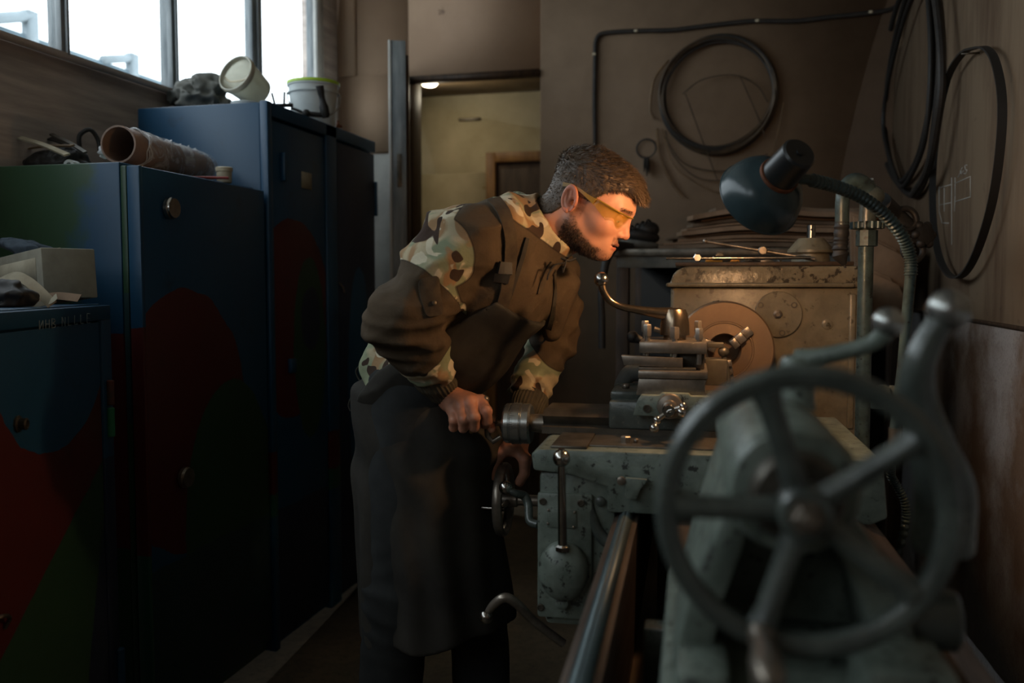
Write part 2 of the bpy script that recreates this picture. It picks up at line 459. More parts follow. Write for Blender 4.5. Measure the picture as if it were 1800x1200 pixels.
wo = struct(m.build('window_9', M['winframe'])); ROOT[wo.name] = Vector(wo.location)  # unseen window, added behind the camera for cool frontal fill
g = MB(); g.bx(-2.08, -1.02, FW - 0.103, FW - 0.097, 2.08, 3.03); g.build('pane', M['glass'], wo)
# reveal strip, white, at the end of the window band
bxs('trim_1', M['white_paint'], (LW - 0.02, LW + 0.012, WY[3] - 0.01, WY[3] + 0.06, WIN_Z0 - 0.02, WIN_Z1))
bxs('trim_2', M['plywood'], (LW, LW + 0.02, FW, WY[3] + 0.1, WIN_Z0 - 0.015, WIN_Z0 + 0.006))
# back wall with the opening
ox0 = P(719, 200, Y=BW).x; ox1 = P(950, 200, Y=BW).x; oz = P(835, 131, Y=BW).z
bxs('wall_back', M['wall'], (LW - 0.2, ox0, BW, BW + 0.15, 0, CEIL), (ox0, ox1, BW, BW + 0.15, oz, CEIL), (ox1, RW + 0.2, BW, BW + 0.15, 0, CEIL))
# boards nailed on the back wall
s1 = P(952, 100, Y=BW).x
zs = P(650, 272, Y=BW).z; zt = P(640, 135, Y=BW).z
bxs('trim_3', M['wall_dark'], (s1, RW, BW - 0.018, BW, 0.0, CEIL))
bxs('trim_4', M['white_paint'], (P(600, 300, Y=BW).x, P(690, 300, Y=BW).x, BW - 0.012, BW, 0.0, zs))
bxs('trim_5', M['wall'], (LW, P(690, 300, Y=BW).x, BW - 0.022, BW - 0.001, zs + .01, zt), (LW, s1 - 0.01, BW - 0.016, BW - 0.001, zt + 0.008, CEIL) if False else (LW, LW + 0.1, BW - 0.024, BW - 0.001, zt + 0.004, CEIL))
bxs('trim_6', M['dark_wood'], (ox0, ox1, BW - 0.03, BW + 0.02, oz - 0.03, oz + 0.004))
# right wall: upper greasy board, lower rusty plate set slightly proud
zr = P(1750, 568, X=RW).z
bxs('wall_right', M['wall_right'], (RW, RW + 0.2, FW, BW + 0.15, 0, CEIL))
bxs('trim_7', M['wall_rust'], (RW - 0.012, RW, FW, P(1625, 560, X=RW).y + 1.2, 0, zr))
bxs('trim_8', M['dark_wood'], (RW - 0.016, RW - 0.004, FW, P(1625, 560, X=RW).y + 1.2, zr - 0.006, zr + 0.004))
# vestibule behind the opening
CY = 5.45
cz = P(800, 168, Y=CY).z
cx0 = P(727, 250, Y=CY).x
bxs('wall_vestibule', M['corr'], (cx0 - 0.1, 0.4, CY, CY + 0.1, 0, cz + 0.2), (cx0 - 0.1, cx0, BW + 0.15, CY, 0, cz + 0.2), (0.3, 0.4, BW + 0.15, CY, 0, cz + 0.2))
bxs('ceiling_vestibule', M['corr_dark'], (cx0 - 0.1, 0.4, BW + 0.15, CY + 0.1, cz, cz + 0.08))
bxs('trim_9', M['corr'], (cx0, P(856, 300, Y=CY).x, CY - 0.015, CY, 0, P(800, 305, Y=CY).z))
dx0 = P(857, 300, Y=CY).x; dzt = P(900, 268, Y=CY).z
m = MB(); w = 0.06
m.bx(dx0, dx0 + w, CY - 0.04, CY, 0, dzt, 0.004); m.bx(dx0 + w, dx0 + 0.95, CY - 0.04, CY, dzt - w, dzt, 0.004); m.bx(dx0 + 0.95 - w, dx0 + 0.95, CY - 0.04, CY, 0, dzt - w, 0.004)
d2 = struct(m.build('door_2', M['door_wood'])); ROOT[d2.name] = Vector(d2.location)
m = MB(); m.bx(dx0 + w, dx0 + 0.95 - w, CY - 0.012, CY - 0.002, 0.01, dzt - w); m.bx(dx0 + w + 0.03, dx0 + 0.95 - w - .03, CY - 0.02, CY - 0.012, 0.1, dzt - w - 0.04, 0.003)
m.build('door_leaf', M['dark_wood'], d2)
# meter cupboard on vestibule wall, slit
m = MB(); a = P(728, 205, Y=5.1); b = P(738, 268, Y=5.1)
mc = thing('wall_cupboard', 'small yellowed cupboard fixed to the left side wall inside the doorway', 'cupboard', (cx0, 5.1, b.z))
m.bx(cx0, cx0 + 0.07, 4.98, 5.34, b.z, a.z, 0.004); m.build('body', M['corr'], mc)
m = MB(); m.bx(cx0 + 0.07, cx0 + 0.082, 4.99, 5.33, b.z + 0.01, a.z - 0.01, 0.003); m.build('door', M['door_wood'], mc)
m = MB(); a = P(807, 211, Y=CY); b = P(845, 211, Y=CY); m.bx(a.x, b.x, CY - 0.02, CY, a.z - 0.008, a.z + 0.008, 0.003)
tag(m.build('metal_strip', M['steel_dark']), 'short dark metal strip fixed on the yellow wall beyond the doorway', 'strip')
# lamp in the vestibule
lc = P(755, 153, Y=4.98); lc.z = cz
lt = thing('ceiling_lamp', 'small glowing round ceiling lamp just inside the doorway', 'lamp', lc)
m = MB(); m.rev(lc, (0, 0, -1), [(0, 0.06), (0.012, 0.06), (0.016, 0.05)], 24); m.build('lamp_base', M['white_paint'], lt)
em = NT('lit_lamp_glass'); em.b.inputs['Emission Color'].default_value = (1, 0.86, 0.6, 1); em.b.inputs['Emission Strength'].default_value = 9
M['lit'] = em.out(sr(255, 240, 210), 0.4)
m = MB(); m.rev(lc + Vector((0, 0, -0.016)), (0, 0, -1), [(0, 0.048), (0.012, 0.046), (0.022, 0.036), (0.028, 0.015)], 24); m.build('lamp_glass', M['lit'], lt)
l = bpy.data.lights.new('vestibule_light', 'POINT'); l.energy = 2.6; l.color = (1, 0.88, 0.66); l.shadow_soft_size = 0.05
o = bpy.data.objects.new('vestibule_light', l); COL.objects.link(o); o.location = lc + Vector((0, 0, -0.09))
# open door leaf
yn = 3.95
a = P(685, 73, Y=yn); b = P(713, 80, Y=yn)
DTH = b.x - a.x - 0.010
Hq = P(717, 300, Y=BW - 0.03); vec = Vector((Hq.x - b.x, Hq.y - yn, 0)); DLn = vec.length; vec.normalize()
DM = Matrix.Translation((b.x, yn, 0)) @ Matrix.Rotation(math.atan2(-vec.x, vec.y), 4, 'Z')
m = MB(DM); m.bx(-DTH, 0, 0, DLn, 0.02, a.z, 0.003)
dl = struct(m.build('door_1', M['winframe'])); ROOT[dl.name] = Vector(dl.location)
m = MB(DM); m.bx(-DTH - 0.012, -DTH, -0.006, DLn, 0.02, a.z, 0.002); m.build('door_facing', M['white_paint'], dl)
m = MB(DM); m.bx(0, 0.012, 0.06, DLn - 0.02, 0.02, a.z - 0.05, 0.002); m.build('door_batten', M['dark_wood'], dl)
for zz_ in (P(702, 300, Y=yn).z, P(702, 560, Y=yn).z):
    m = MB(DM); m.box((-DTH / 2, -0.002, zz_), (0.022, 0.006, 0.15), 0.002); m.build('lock_plate', M['steel_dark'], dl)
m = MB(); m.bx(ox0, ox0 + 0.015, BW - 0.01, BW + 0.15, 0, oz, 0.003); tb_ = struct(m.build('trim_10', M['dark_wood']))
# outside: pale railing and roof edge beyond the glass
m = MB(); A0 = Vector((-7, 3.0, 2.6)); 
rr = [P(-60, 60, X=-4.4), P(150, 18, X=-4.4)]
rl = thing('roof_railing', 'pale washed-out steel railing on the roof outside the windows', 'railing', P(50, 90, X=-4.4))
for q in ((52, 20, 75), (232, 95, 150), (-40, 20, 60)):
    t0 = P(q[0], q[1], X=-4.4); t1 = P(q[0], q[2], X=-4.4)
    m = MB(); m.bx(-4.43, -4.37, t0.y - 0.04, t0.y + 0.04, t1.z - 0.5, t0.z); m.build('post', M['outside'], rl)
m = MB(); m.tube([P(-60, 36, X=-4.4), P(52, 28, X=-4.4)], 0.035, 8); m.build('handrail', M['outside'], rl)
m = MB(); m.tube([P(180, 105, X=-4.4), P(235, 102, X=-4.4)], 0.03, 8); m.build('handrail', M['outside'], rl)
m = MB(); a = P(-80, 0, X=-4.4)
p0 = P(-20, 38, X=-4.4); p1 = P(300, 158, X=-4.4)
m.prism([(0, 0), (0, -1.5), (1, -1.5), (1, 0)], (-4.8, p0.y - 1, p0.z), (0, p1.y - p0.y + 4, 0), (0, 0, 1), (0.4, 0, 0))
tag(m.build('neighbouring_roof', M['outroof']), 'pale roof parapet of a building outside, seen through the windows', 'roof')

# ------------------------------------------------------------------ cabinets
FX = -1.58                                    # the plane of the doors


def knob(p, parent, r=0.02, d=(1, 0, 0), mat=None):
    m = MB(); m.rev(p, d, [(0, r * .62), (0.006, r * .62), (0.008, r * .5), (0.016, r * .5), (0.018, r), (0.028, r), (0.03, r * .94), (0.036, r * .9)], 28)
    k = m.build('knob', mat or M['chrome'], parent)
    return k


yn, yf = P(470, 178, X=FX).y, P(660, 262, X=FX).y
TC = thing('steel_cabinet', 'tall dark blue steel cabinet with a dented side, nearest the doorway', 'cabinet', (FX, yn, 0))
tallz = 1.945
pm = painted('tall_cabinet_side_paint', BLUE, [])
m = MB(); m.bx(LW + 0.06, FX - 0.03, yn, yf, 0.03, tallz, 0.006); m.build('body', pm, TC)
fr = [('b', P(480, 870, X=FX).z, P(480, 795, X=FX).z, RED), ('b', P(480, 910, X=FX).z, P(480, 870, X=FX).z, TURQ), ]


def yl(px): return P(px, 600, X=FX).y


edge = painted('tall_cabinet_edge_paint', BLUE, fr)
m = MB(); m.bx(FX - 0.03, FX, yn - 0.002, yl(485), 0.03, tallz + 0.004, 0.004)
m.bx(FX - 0.03, FX, yl(578), yl(596), 0.03, tallz, 0.003); m.bx(FX - 0.03, FX, yl(485), yf, 1.90, tallz + 0.002, 0.003)
m.build('front_frame', edge, TC)
q = P(525, 480, X=FX)
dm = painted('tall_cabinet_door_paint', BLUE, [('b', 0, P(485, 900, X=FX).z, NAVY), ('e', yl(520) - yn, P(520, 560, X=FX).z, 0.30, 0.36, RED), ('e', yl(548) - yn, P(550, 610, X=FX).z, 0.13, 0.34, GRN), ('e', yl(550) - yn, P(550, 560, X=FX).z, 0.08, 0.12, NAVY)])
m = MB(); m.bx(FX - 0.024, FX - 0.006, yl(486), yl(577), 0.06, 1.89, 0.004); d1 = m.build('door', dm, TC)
m = MB(); h0 = P(497, 268, X=FX); h1 = P(497, 318, X=FX); m.bx(FX - 0.006, FX + 0.012, h0.y - 0.008, h0.y + 0.008, h1.z, h0.z, 0.004); m.build('handle', pm, d1)
m = MB(); h0 = P(513, 630, X=FX); h1 = P(513, 655, X=FX); m.bx(FX - 0.006, FX + 0.01, h0.y - 0.02, h0.y + 0.02, h1.z, h0.z, 0.004); m.build('latch', pm, d1)
m = MB(); h0 = P(541, 303, X=FX); m.bx(FX - 0.006, FX - 0.0045, h0.y - 0.04, h0.y + 0.04, h0.z - 0.06, h0.z); m.build('paper_label', M['paper'], d1)
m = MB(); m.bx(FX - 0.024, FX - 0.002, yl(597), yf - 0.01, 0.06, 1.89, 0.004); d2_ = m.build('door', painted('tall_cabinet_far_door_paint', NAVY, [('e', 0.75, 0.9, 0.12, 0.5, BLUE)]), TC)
m = MB(); h0 = P(664, 340, X=FX); m.bx(FX - 0.04, FX + 0.004, yf, yf + 0.012, h0.z - 0.1, h0.z + 0.05, 0.003); m.build('hinge', pm, TC)
m = MB(); h0 = P(600, 505, X=FX); m.tube([h0 + Vector((0, -0.02, 0.02)), h0 + Vector((0.008, 0, 0)), h0 + Vector((0.004, 0.02, -0.02))], 0.003, 6); m.build('latch_wire', M['steel'], d2_)

yn2, yf2 = 2.128, 2.82
lowz = 1.654
LC = thing('steel_cabinet', 'low blue and green steel cabinet with a chrome knob, door ajar', 'cabinet', (FX, yn2, 0))
sm = painted('low_cabinet_side_paint', BLUE, [('l', -0.19, 1.3, -1, 0.12, GRN, 4.0), ('b', 0.0, P(215, 585, Y=yn2).z, RED), ('b', 0.0, P(230, 965, Y=yn2).z, GRN)], 'x')
m = MB(); m.bx(LW + 0.12, FX - 0.05, yn2, yf2, 0.04, lowz, 0.005)
m.build('body', sm, LC)
m = MB(); m.bx(FX - 0.05, FX - 0.032, yn2 + 0.003, yf2, 0.04, lowz - 0.01, 0.003); m.build('door_gasket_frame', painted('low_cabinet_frame_paint', GRN, [('b', .95, 1.3, TEAL)]), LC)
dz = P(250, 575, X=FX).z; dz2 = P(275, 968, X=FX).z
de = painted('low_cabinet_door_paint', BLUE, [
    ('b', 0, dz, RED), ('b', 0, dz2, TURQ), ('l', 0.035, 0, 1, 0, BLUE),
    ('b', 0, dz2, GRN),
    ('e', 0.30, 0.95, 0.31, 0.42, RED), ('e', 0.42, 0.55, 0.24, 0.42, GRN), ('l', 0.035, 0, -1, 0, BLUE), ][:0] + [
    ('e', 0.20, P(300, 745, X=FX).z, 0.33, 0.385, RED), ('e', 0.45, 0.62, 0.27, 0.40, GRN), ('b', 0, dz2 - 0.05, TEAL)])
# hinged at the far end and a few degrees open
DH = Matrix.Translation((FX - 0.03, yf2 - 0.004, 0)) @ Matrix.Rotation(math.radians(-1.6), 4, 'Z').inverted()
m = MB(DH); m.bx(0.0, 0.022, -(yf2 - yn2) + 0.002, 0, 0.08, lowz - 0.012, 0.004); dr = m.build('door', de, LC)
m = MB(DH); y0 = -(yf2 - yn2)
m.bx(-0.012, 0.026, y0 - 0.003, y0 + 0.012, 0.08, lowz - 0.012, 0.003)
m.build('door_edge', painted('low_cabinet_door_edge_paint', BLUE, [('b', 0, dz, RED), ('b', 0, dz2, TURQ)]), dr)
kx = FX + 0.0
for (px, py, mt) in ((290, 366, M['chrome']), (316, 838, M['steel'])):
    q = P(px, py, X=kx); knob((kx - 0.004, q.y, q.z), dr, 0.030, mat=mt)
m = MB(); q = P(411, 347, X=kx); m.box((kx - 0.013, q.y, q.z), (0.002, 0.075, 0.07), 0, (2, 0, 0)); m.build('paper_label', M['paper'], dr)
m = MB(); q = P(411, 342, X=kx); m.box((kx - 0.0115, q.y, q.z), (0.001, 0.055, 0.006)); m.build('print_line', M['rust'], dr)

# short cabinet, standing turned
cor = P(192, 533, Y=1.95); SZ = cor.z
ang = math.radians(18.9)
SCM = Matrix.Translation((cor.x, cor.y, 0)) @ Matrix.Rotation(ang, 4, 'Z')
SC = thing('steel_cabinet', 'short multicoloured steel cabinet at the left edge with a turning lock', 'cabinet', (cor.x, cor.y, 0))


def S2(px, py):
    """point on the front plane of the short cabinet, in its own frame"""
    inv = SCM.inverted(); o = inv @ Vector(CAMP); d = inv.to_3x3() @ Vector(cf + cr_ * (px - 900) / F + cu * (600 - py) / F)
    t = -o.x / d.x; return o + d * t


SCI = SCM
def spaint(name, base, shapes): 
    # object coordinates are world aligned: turn them into the cabinet's own frame with a mapping node
    mt = painted(name, base, shapes); nt = mt.node_tree
    tc = [n for n in nt.nodes if n.type == 'TEX_COORD'][0]; sp = [n for n in nt.nodes if n.type == 'SEPXYZ'][0]
    mp = nt.nodes.new('ShaderNodeMapping'); mp.inputs['Rotation'].default_value = (0, 0, -ang)
    for l_ in list(sp.inputs[0].links): nt.links.remove(l_)
    nt.links.new(tc.outputs['Object'], mp.inputs[0]); nt.links.new(mp.outputs[0], sp.inputs[0]); return mt


m = MB(SCM); m.bx(-0.5, -0.02, -0.9, 0, 0.04, SZ, 0.006); m.build('body', spaint('short_cabinet_body_paint', BLUE, []), SC)
a = S2(0, 600); b = S2(172, 575)
e1 = S2(85, 640); e2 = S2(150, 790); 
sp_ = [('l', S2(100, 900).y, S2(100, 900).z, 0.75, -0.66, NAVY), ('l', S2(0, 1010).y, S2(0, 1010).z, 0, -1, NAVY)]
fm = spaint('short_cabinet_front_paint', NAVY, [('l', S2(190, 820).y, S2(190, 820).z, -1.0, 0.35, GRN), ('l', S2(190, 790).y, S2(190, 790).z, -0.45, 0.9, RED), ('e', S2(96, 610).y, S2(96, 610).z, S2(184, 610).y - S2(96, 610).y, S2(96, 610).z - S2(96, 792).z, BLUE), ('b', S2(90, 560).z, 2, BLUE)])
m = MB(SCM); fz = S2(90, 575).z
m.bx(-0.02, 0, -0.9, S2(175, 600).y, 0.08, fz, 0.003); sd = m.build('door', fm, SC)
m = MB(SCM); m.bx(-0.02, 0.003, -0.9, 0, fz + 0.004, SZ - 0.004, 0.003); m.bx(-0.02, 0.003, S2(177, 600).y, 0, 0.05, fz + 0.004, 0.003)
m.build('front_frame', spaint('short_cabinet_frame_paint', BLUE, [('b', 0, 0.9, NAVY)]), SC)
q = S2(30, 745); m = MB(SCM); m.rev((0, q.y, q.z), (1, 0, 0), [(0, 0.017), (0.004, 0.017), (0.006, 0.011), (0.018, 0.012), (0.02, 0.008), (0.012, 0.006)], 10); m.build('lock_knob', M['steel_dark'], sd)
for (px, y0_, y1_, mt) in ((187, 668, 712, dirty('rust_hinge_paint', sr(110, 50, 36), sr(70, 60, 50), 0.6, scale=30)), (188, 716, 768, painted('green_hinge_paint', sr(44, 130, 90), []))):
    a = S2(px, y0_); b = S2(px, y1_); m = MB(SCM); m.cyl((0.008, a.y, b.z), (0.008, a.y, a.z), 0.010, seg=14, bev=0.002); m.build('hinge', mt, SC)
# scratched inventory mark
m = MB(SCM)


def stroke(px, py, pts, s=1.0):
    for poly in pts:
        for (u0, v0), (u1, v1) in zip(poly[:-1], poly[1:]):
            a = S2(px + u0 * s, py + v0 * s); b = S2(px + u1 * s, py + v1 * s); a.x = b.x = 0.0035
            m.tube([a, b], 0.0009, 5)


G = {'И': [[(0, 0), (0, 16), (8, 0), (8, 16)]], 'Н': [[(0, 0), (0, 16)], [(8, 0), (8, 16)], [(0, 8), (8, 8)]],
     'В': [[(0, 0), (0, 16), (7, 15), (8, 11), (2, 8), (7, 5), (6, 1), (0, 0)]], '.': [[(0, 15), (1, 16)]],
     'N': [[(0, 16), (0, 0), (7, 16), (7, 0)]], 'L': [[(0, 0), (0, 16), (7, 15)]], 'E': [[(7, 0), (0, 0), (0, 16), (7, 16)], [(0, 8), (6, 8)]]}
x = 66
for ch in 'ИНВ.NLLLE':
    stroke(x, 573 - (x - 66) * 0.14, [[(u * 0.8, v - 10) for u, v in pl] for pl in G[ch]]); x += 11 if ch != '.' else 7
m.build('scratched_lettering', plain('scratched_metal', sr(140, 156, 166), 0.6), SC)
# foot ring / vent at low left
m = MB(SCM); q = S2(0, 1090); m.tube(crv([(0.002, q.y - 0.03, q.z + .01), (0.012, q.y - 0.01, q.z + 0.012), (0.012, q.y + 0.012, q.z), (0.002, q.y + 0.014, q.z - 0.02)], 5), 0.004, 8); m.build('door_pull', M['steel_dark'], sd)
m = MB(SCM); a = S2(210, 1135); b = S2(210, 1200); m.cyl((0.006, -0.012, b.z - 0.1), (0.006, -0.012, a.z), 0.012, seg=14, bev=0.002); m.build('hinge', painted('blue_hinge_paint', BLUE, []), SC)
# ------------------------------------------------------------------ the lathe
LT = thing('metal_lathe', 'large old green-grey metalworking lathe the man is working at, headstock tinted tan as by lamplight', 'lathe', (LMAT @ Vector((0, -0.6, 0))))
AX = 1.15


def lm(): return MB(LMAT)


# bed
m = lm()
prof = [(-0.228, 0.52), (-0.228, 0.885), (-0.218, 0.890), (-0.216, 0.890), (-0.204, 0.901), (-0.191, 0.890), (-0.182, 0.888), (-0.182, 0.66), (-0.118, 0.66), (-0.118, 0.888), (-0.075, 0.888),
        (-0.075, 0.66), (0.085, 0.66), (0.085, 0.888), (0.15, 0.888), (0.15, 0.66), (0.18, 0.66), (0.18, 0.892), (0.205, 0.908), (0.23, 0.892), (0.25, 0.885), (0.25, 0.52)]
m.prism(prof, (0, -1.92, 0), (1, 0, 0), (0, 0, 1), (0, 2.05, 0))
bed = m.build('bed', M['bed'], LT)
m = lm(); m.box((-0.2105, -0.9, 0.8958), (0.016, 2.0, 0.003), 0, (0, -42.5, 0)); m.box((-0.1975, -0.9, 0.8958), (0.016, 2.0, 0.003), 0, (0, 40.2, 0)); m.build('guide_way', M['rail'], bed)
for yy in (-1.75, -1.2, -0.65, -0.1):
    m = lm(); m.bx(-0.15, 0.2, yy - 0.02, yy + 0.02, 0.56, 0.84, 0.004); m.build('cross_rib', M['green_dark'], bed)
m = lm(); m.bx(-0.34, 0.42, -1.9, 0.75, 0.44, 0.46, 0.004); m.bx(-0.34, -0.325, -1.9, 0.75, 0.46, 0.50, 0.003); m.bx(0.405, 0.42, -1.9, 0.75, 0.46, 0.50, 0.003); m.build('chip_tray', M['steel_dark'], LT)
m = lm(); m.bx(-0.19, 0.33, 0.0, 0.85, 0, 0.44, 0.02); m.bx(-0.2, 0.28, 0.02, 0.85, 0.46, 0.9, 0.02); m.build('pedestal', M['green_dark'], LT)
m = lm(); m.bx(-0.19, 0.28, -1.88, -1.5, 0, 0.44, 0.02); m.bx(-0.16, 0.2, -1.86, -1.55, 0.46, 0.53, 0.006); m.build('pedestal', M['green_dark'], LT)
# headstock
hx0, hx1 = -0.146, 0.385
m = lm(); m.bx(hx0, hx1, 0.12, 0.86, 0.86, 1.322, 0.012, 3)
m.bx(0.335, 0.352, 0.112, 0.13, 0.93, 1.30, 0.004)
hs = m.build('headstock', M['tan'], LT)
m = lm()
N = 10; poly = [(hx0 - 0.008, 1.318), (hx0 - 0.008, 1.330)]
for k in range(N + 1):
    a = math.pi - k * math.pi / 2 / N; poly.append((hx0 + 0.05 + math.cos(a) * 0.05, 1.330 + math.sin(a) * 0.046))
poly += [(hx1 - 0.02, 1.376), (hx1 + 0.004, 1.358), (hx1 + 0.008, 1.330), (hx1 + 0.008, 1.318)]
m.prism(poly, (0, 0.112, 0), (1, 0, 0), (0, 0, 1), (0, 0.76, 0), 0.006)
cv = m.build('headstock_cover', M['cover'], hs)
m = lm(); m.bx(hx0 - 0.013, hx1 - 0.04, 0.100, 0.122, 1.318, 1.330, 0.005); m.bx(hx0 - 0.013, hx0 - 0.001, 0.1, 0.87, 1.318, 1.330, 0.005); m.build('cover_lip', M['tan'], hs)
m = lm(); m.rev((0.148, 0.122, 1.243), (0, -1, 0), [(0, 0.064), (0.010, 0.064), (0.012, 0.062)], 48); pl = m.build('round_cover_plate', M['tan'], hs)
for px, py in ((1337, 536), (1396, 536), (1375, 585)):
    q = L(px, py, 0.11); m = lm(); m.rev((q.x, 0.111, q.z), (0, -1, 0), [(0, 0.0085), (0.003, 0.0085), (0.003, 0.0055), (-0.002, 0.005)], 18); m.build('screw', M['steel_dark'], pl)
q = L(1367, 552, 0.11); m = lm(); m.rev((q.x, 0.111, q.z), (0, -1, 0), [(0, 0.0135), (0.004, 0.0135), (0.005, 0.011), (0.010, 0.0105), (0.012, 0.006), (0.010, 0.0055)], 6); m.build('hexagon_nut', M['steel'], pl)
q = L(1455, 570, 0.11); m = lm(); m.rev((q.x, 0.121, q.z), (0, -1, 0), [(0, 0.015), (0.003, 0.0145), (0.004, 0.013), (0.004, 0.004), (0.006, 0.004), (0.007, 0.002)], 28); m.build('round_plug', M['tan'], hs)
m = lm(); m.rev((0.105, 0.122, 1.045), (0, -1, 0), [(0, 0.075), (0.006, 0.075), (0.008, 0.072)], 44); m.build('lower_cover_plate', M['tan'], hs)
m = lm(); m.rev((0.0, 0.122, AX), (0, -1, 0), [(0, 0.120), (0.010, 0.120), (0.014, 0.116)], 60); m.build('spindle_boss', M['tan'], hs)
q = L(1248, 845, -0.02)
m = lm(); m.bx(-0.06, 0.02, -0.012, 0.0, q.z - 0.035, q.z + 0.035, 0.004); m.build('orange_band', M['orange'], LT)
m = lm(); m.bx(-0.062, 0.022, -0.014, 0.002, q.z - 0.024, q.z - 0.014, 0.001); m.build('black_band', M['black'], LT)
# chuck
m = lm(); R = 0.131
m.rev((0, 0.09, AX), (0, -1, 0), [(0, 0.09), (0.0, R - 0.01), (0.006, R), (0.084, R), (0.089, R - 0.004), (0.089, 0.078), (0.091, 0.077), (0.091, 0.073), (0.087, 0.072), (0.0885, 0.045), (0.084, 0.042), (0.02, 0.040)], 72)
ck = m.build('chuck', M['chuck'], LT)
for k in range(3):
    a = math.radians(40 + 120 * k); ca, sa = math.cos(a), math.sin(a)
    m = lm(); rt = Matrix.Rotation(-a, 3, 'Y')
    for (r0, r1, h) in ((0.024, 0.042, 0.050), (0.042, 0.064, 0.034), (0.064, 0.088, 0.018)):
        rm = (r0 + r1) / 2; m.box((ca * rm, -h / 2 + 0.003, AX + sa * rm), (r1 - r0, h, 0.026), 0.002, rt)
    m.build('chuck_jaw', M['steel'], ck)
    m = lm(); a2 = a + math.pi / 3; m.cyl((math.cos(a2) * 0.128, 0.045, AX + math.sin(a2) * 0.128), (math.cos(a2) * 0.133, 0.045, AX + math.sin(a2) * 0.133), 0.009, seg=8); m.build('key_socket', M['steel_dark'], ck)

# tailstock
m = lm()
m.bx(-0.115, 0.15, -1.66, -1.26, 0.893, 0.955, 0.012)
m.prism([(-0.10, 0.955), (-0.08, 1.04), (-0.05, 1.14), (0.05, 1.14), (0.085, 1.05), (0.125, 0.955)], (0, -1.47, 0), (1, 0, 0), (0, 0, 1), (0, 0.18, 0), 0.008)
m.prism([(-0.105, 0.955), (-0.088, 1.03), (-0.066, 1.085), (-0.052, 1.13), (-0.030, 1.13), (-0.038, 1.08), (-0.058, 1.02), (-0.068, 0.955)], (0, -1.63, 0), (1, 0, 0), (0, 0, 1), (0, 0.18, 0), 0.006)
m.prism([(0.130, 0.955), (0.108, 1.03), (0.082, 1.085), (0.052, 1.13), (0.030, 1.13), (0.048, 1.08), (0.075, 1.02), (0.088, 0.955)], (0, -1.63, 0), (1, 0, 0), (0, 0, 1), (0, 0.18, 0), 0.006)
m.bx(-0.10, -0.05, -1.70, -1.60, 0.90, 0.985, 0.012); m.bx(0.06, 0.14, -1.70, -1.6, 0.9, 1.0, 0.014)
ts = m.build('tailstock', M['green'], LT)
m = lm(); m.rev((0, -1.70, AX), (0, 1, 0), [(0, 0.030), (0.006, 0.052), (0.02, 0.058), (0.40, 0.056), (0.44, 0.05), (0.445, 0.032)], 40); m.build('barrel', M['green'], ts)
m = lm(); m.cyl((0, -1.28, AX), (0, -1.05, AX), 0.028, seg=28, bev=0.002); m.rev((0, -1.05, AX), (0, 1, 0), [(0, 0.013), (0.03, 0.013), (0.07, 0.001)], 20); m.build('quill', M['steel'], ts)
wy = -1.76
hw = lm()
RR = 0.108
rp = []
seg = 96
# rim with a flat-sided, rounded section
pr = []
for (dr, dy) in ((-0.010, -0.004), (-0.0085, -0.0085), (-0.003, -0.0115), (0.003, -0.0115), (0.007, -0.008), (0.0085, -0.002), (0.0085, 0.004), (0.006, 0.009), (0, 0.011), (-0.006, 0.009), (-0.0095, 0.003)):
    pr.append((dy, RR + dr))
pr.append(pr[0])
hw.rev((0, wy, AX), (0, 1, 0), pr, seg, False)
w_o = hw.build('tailstock_handwheel', M['green_dark'], ts)
for k in range(5):
    a = math.radians(180 + 72 * k); d = Vector((math.cos(a), 0, math.sin(a)))
    m = lm(); c = Vector((0, wy, AX)); m.tube([c + d * 0.016 + Vector((0, 0.006, 0)), c + d * 0.045 + Vector((0, 0.003, 0)), c + d * 0.085, c + d * 0.100], [0.0125, 0.0108, 0.0112, 0.0145], 16, flat=0.85)
    m.build('spoke', M['green_dark'], w_o)
m = lm(); m.rev((0, wy + 0.03, AX), (0, -1, 0), [(0, 0.018), (0.01, 0.021), (0.040, 0.0215), (0.046, 0.019), (0.047, 0.013)], 32); m.build('hub', M['green_dark'], w_o)
m = lm(); m.rev((0, wy - 0.016, AX), (0, -1, 0), [(0, 0.0145), (0.003, 0.0145), (0.003, 0.0115), (0.011, 0.0115), (0.013, 0.010)], 6); m.rev((0, wy - 0.028, AX), (0, -1, 0), [(0, 0.0065), (0.006, 0.006), (0.007, 0.004)], 20); m.build('hexagon_nut', M['steel'], w_o)
a = math.radians(-108); hb = Vector((math.cos(a) * 0.104, wy, AX + math.sin(a) * 0.104))
m = lm(); m.rev(hb, (0, -1, 0), [(0.004, 0.010), (0.012, 0.0115), (0.018, 0.009), (0.03, 0.0085), (0.06, 0.012), (0.085, 0.0125), (0.098, 0.009), (0.102, 0.005)], 24); m.build('crank_handle', M['steel'], w_o)
m = lm(); m.cyl((0, wy + 0.02, AX), (0, -1.69, AX), 0.016); m.rev((0, -1.722, AX), (0, 1, 0), [(0, 0.034), (0.004, 0.038), (0.02, 0.040), (0.024, 0.036)], 40); m.build('screw_bearing', M['steel_dark'], ts)
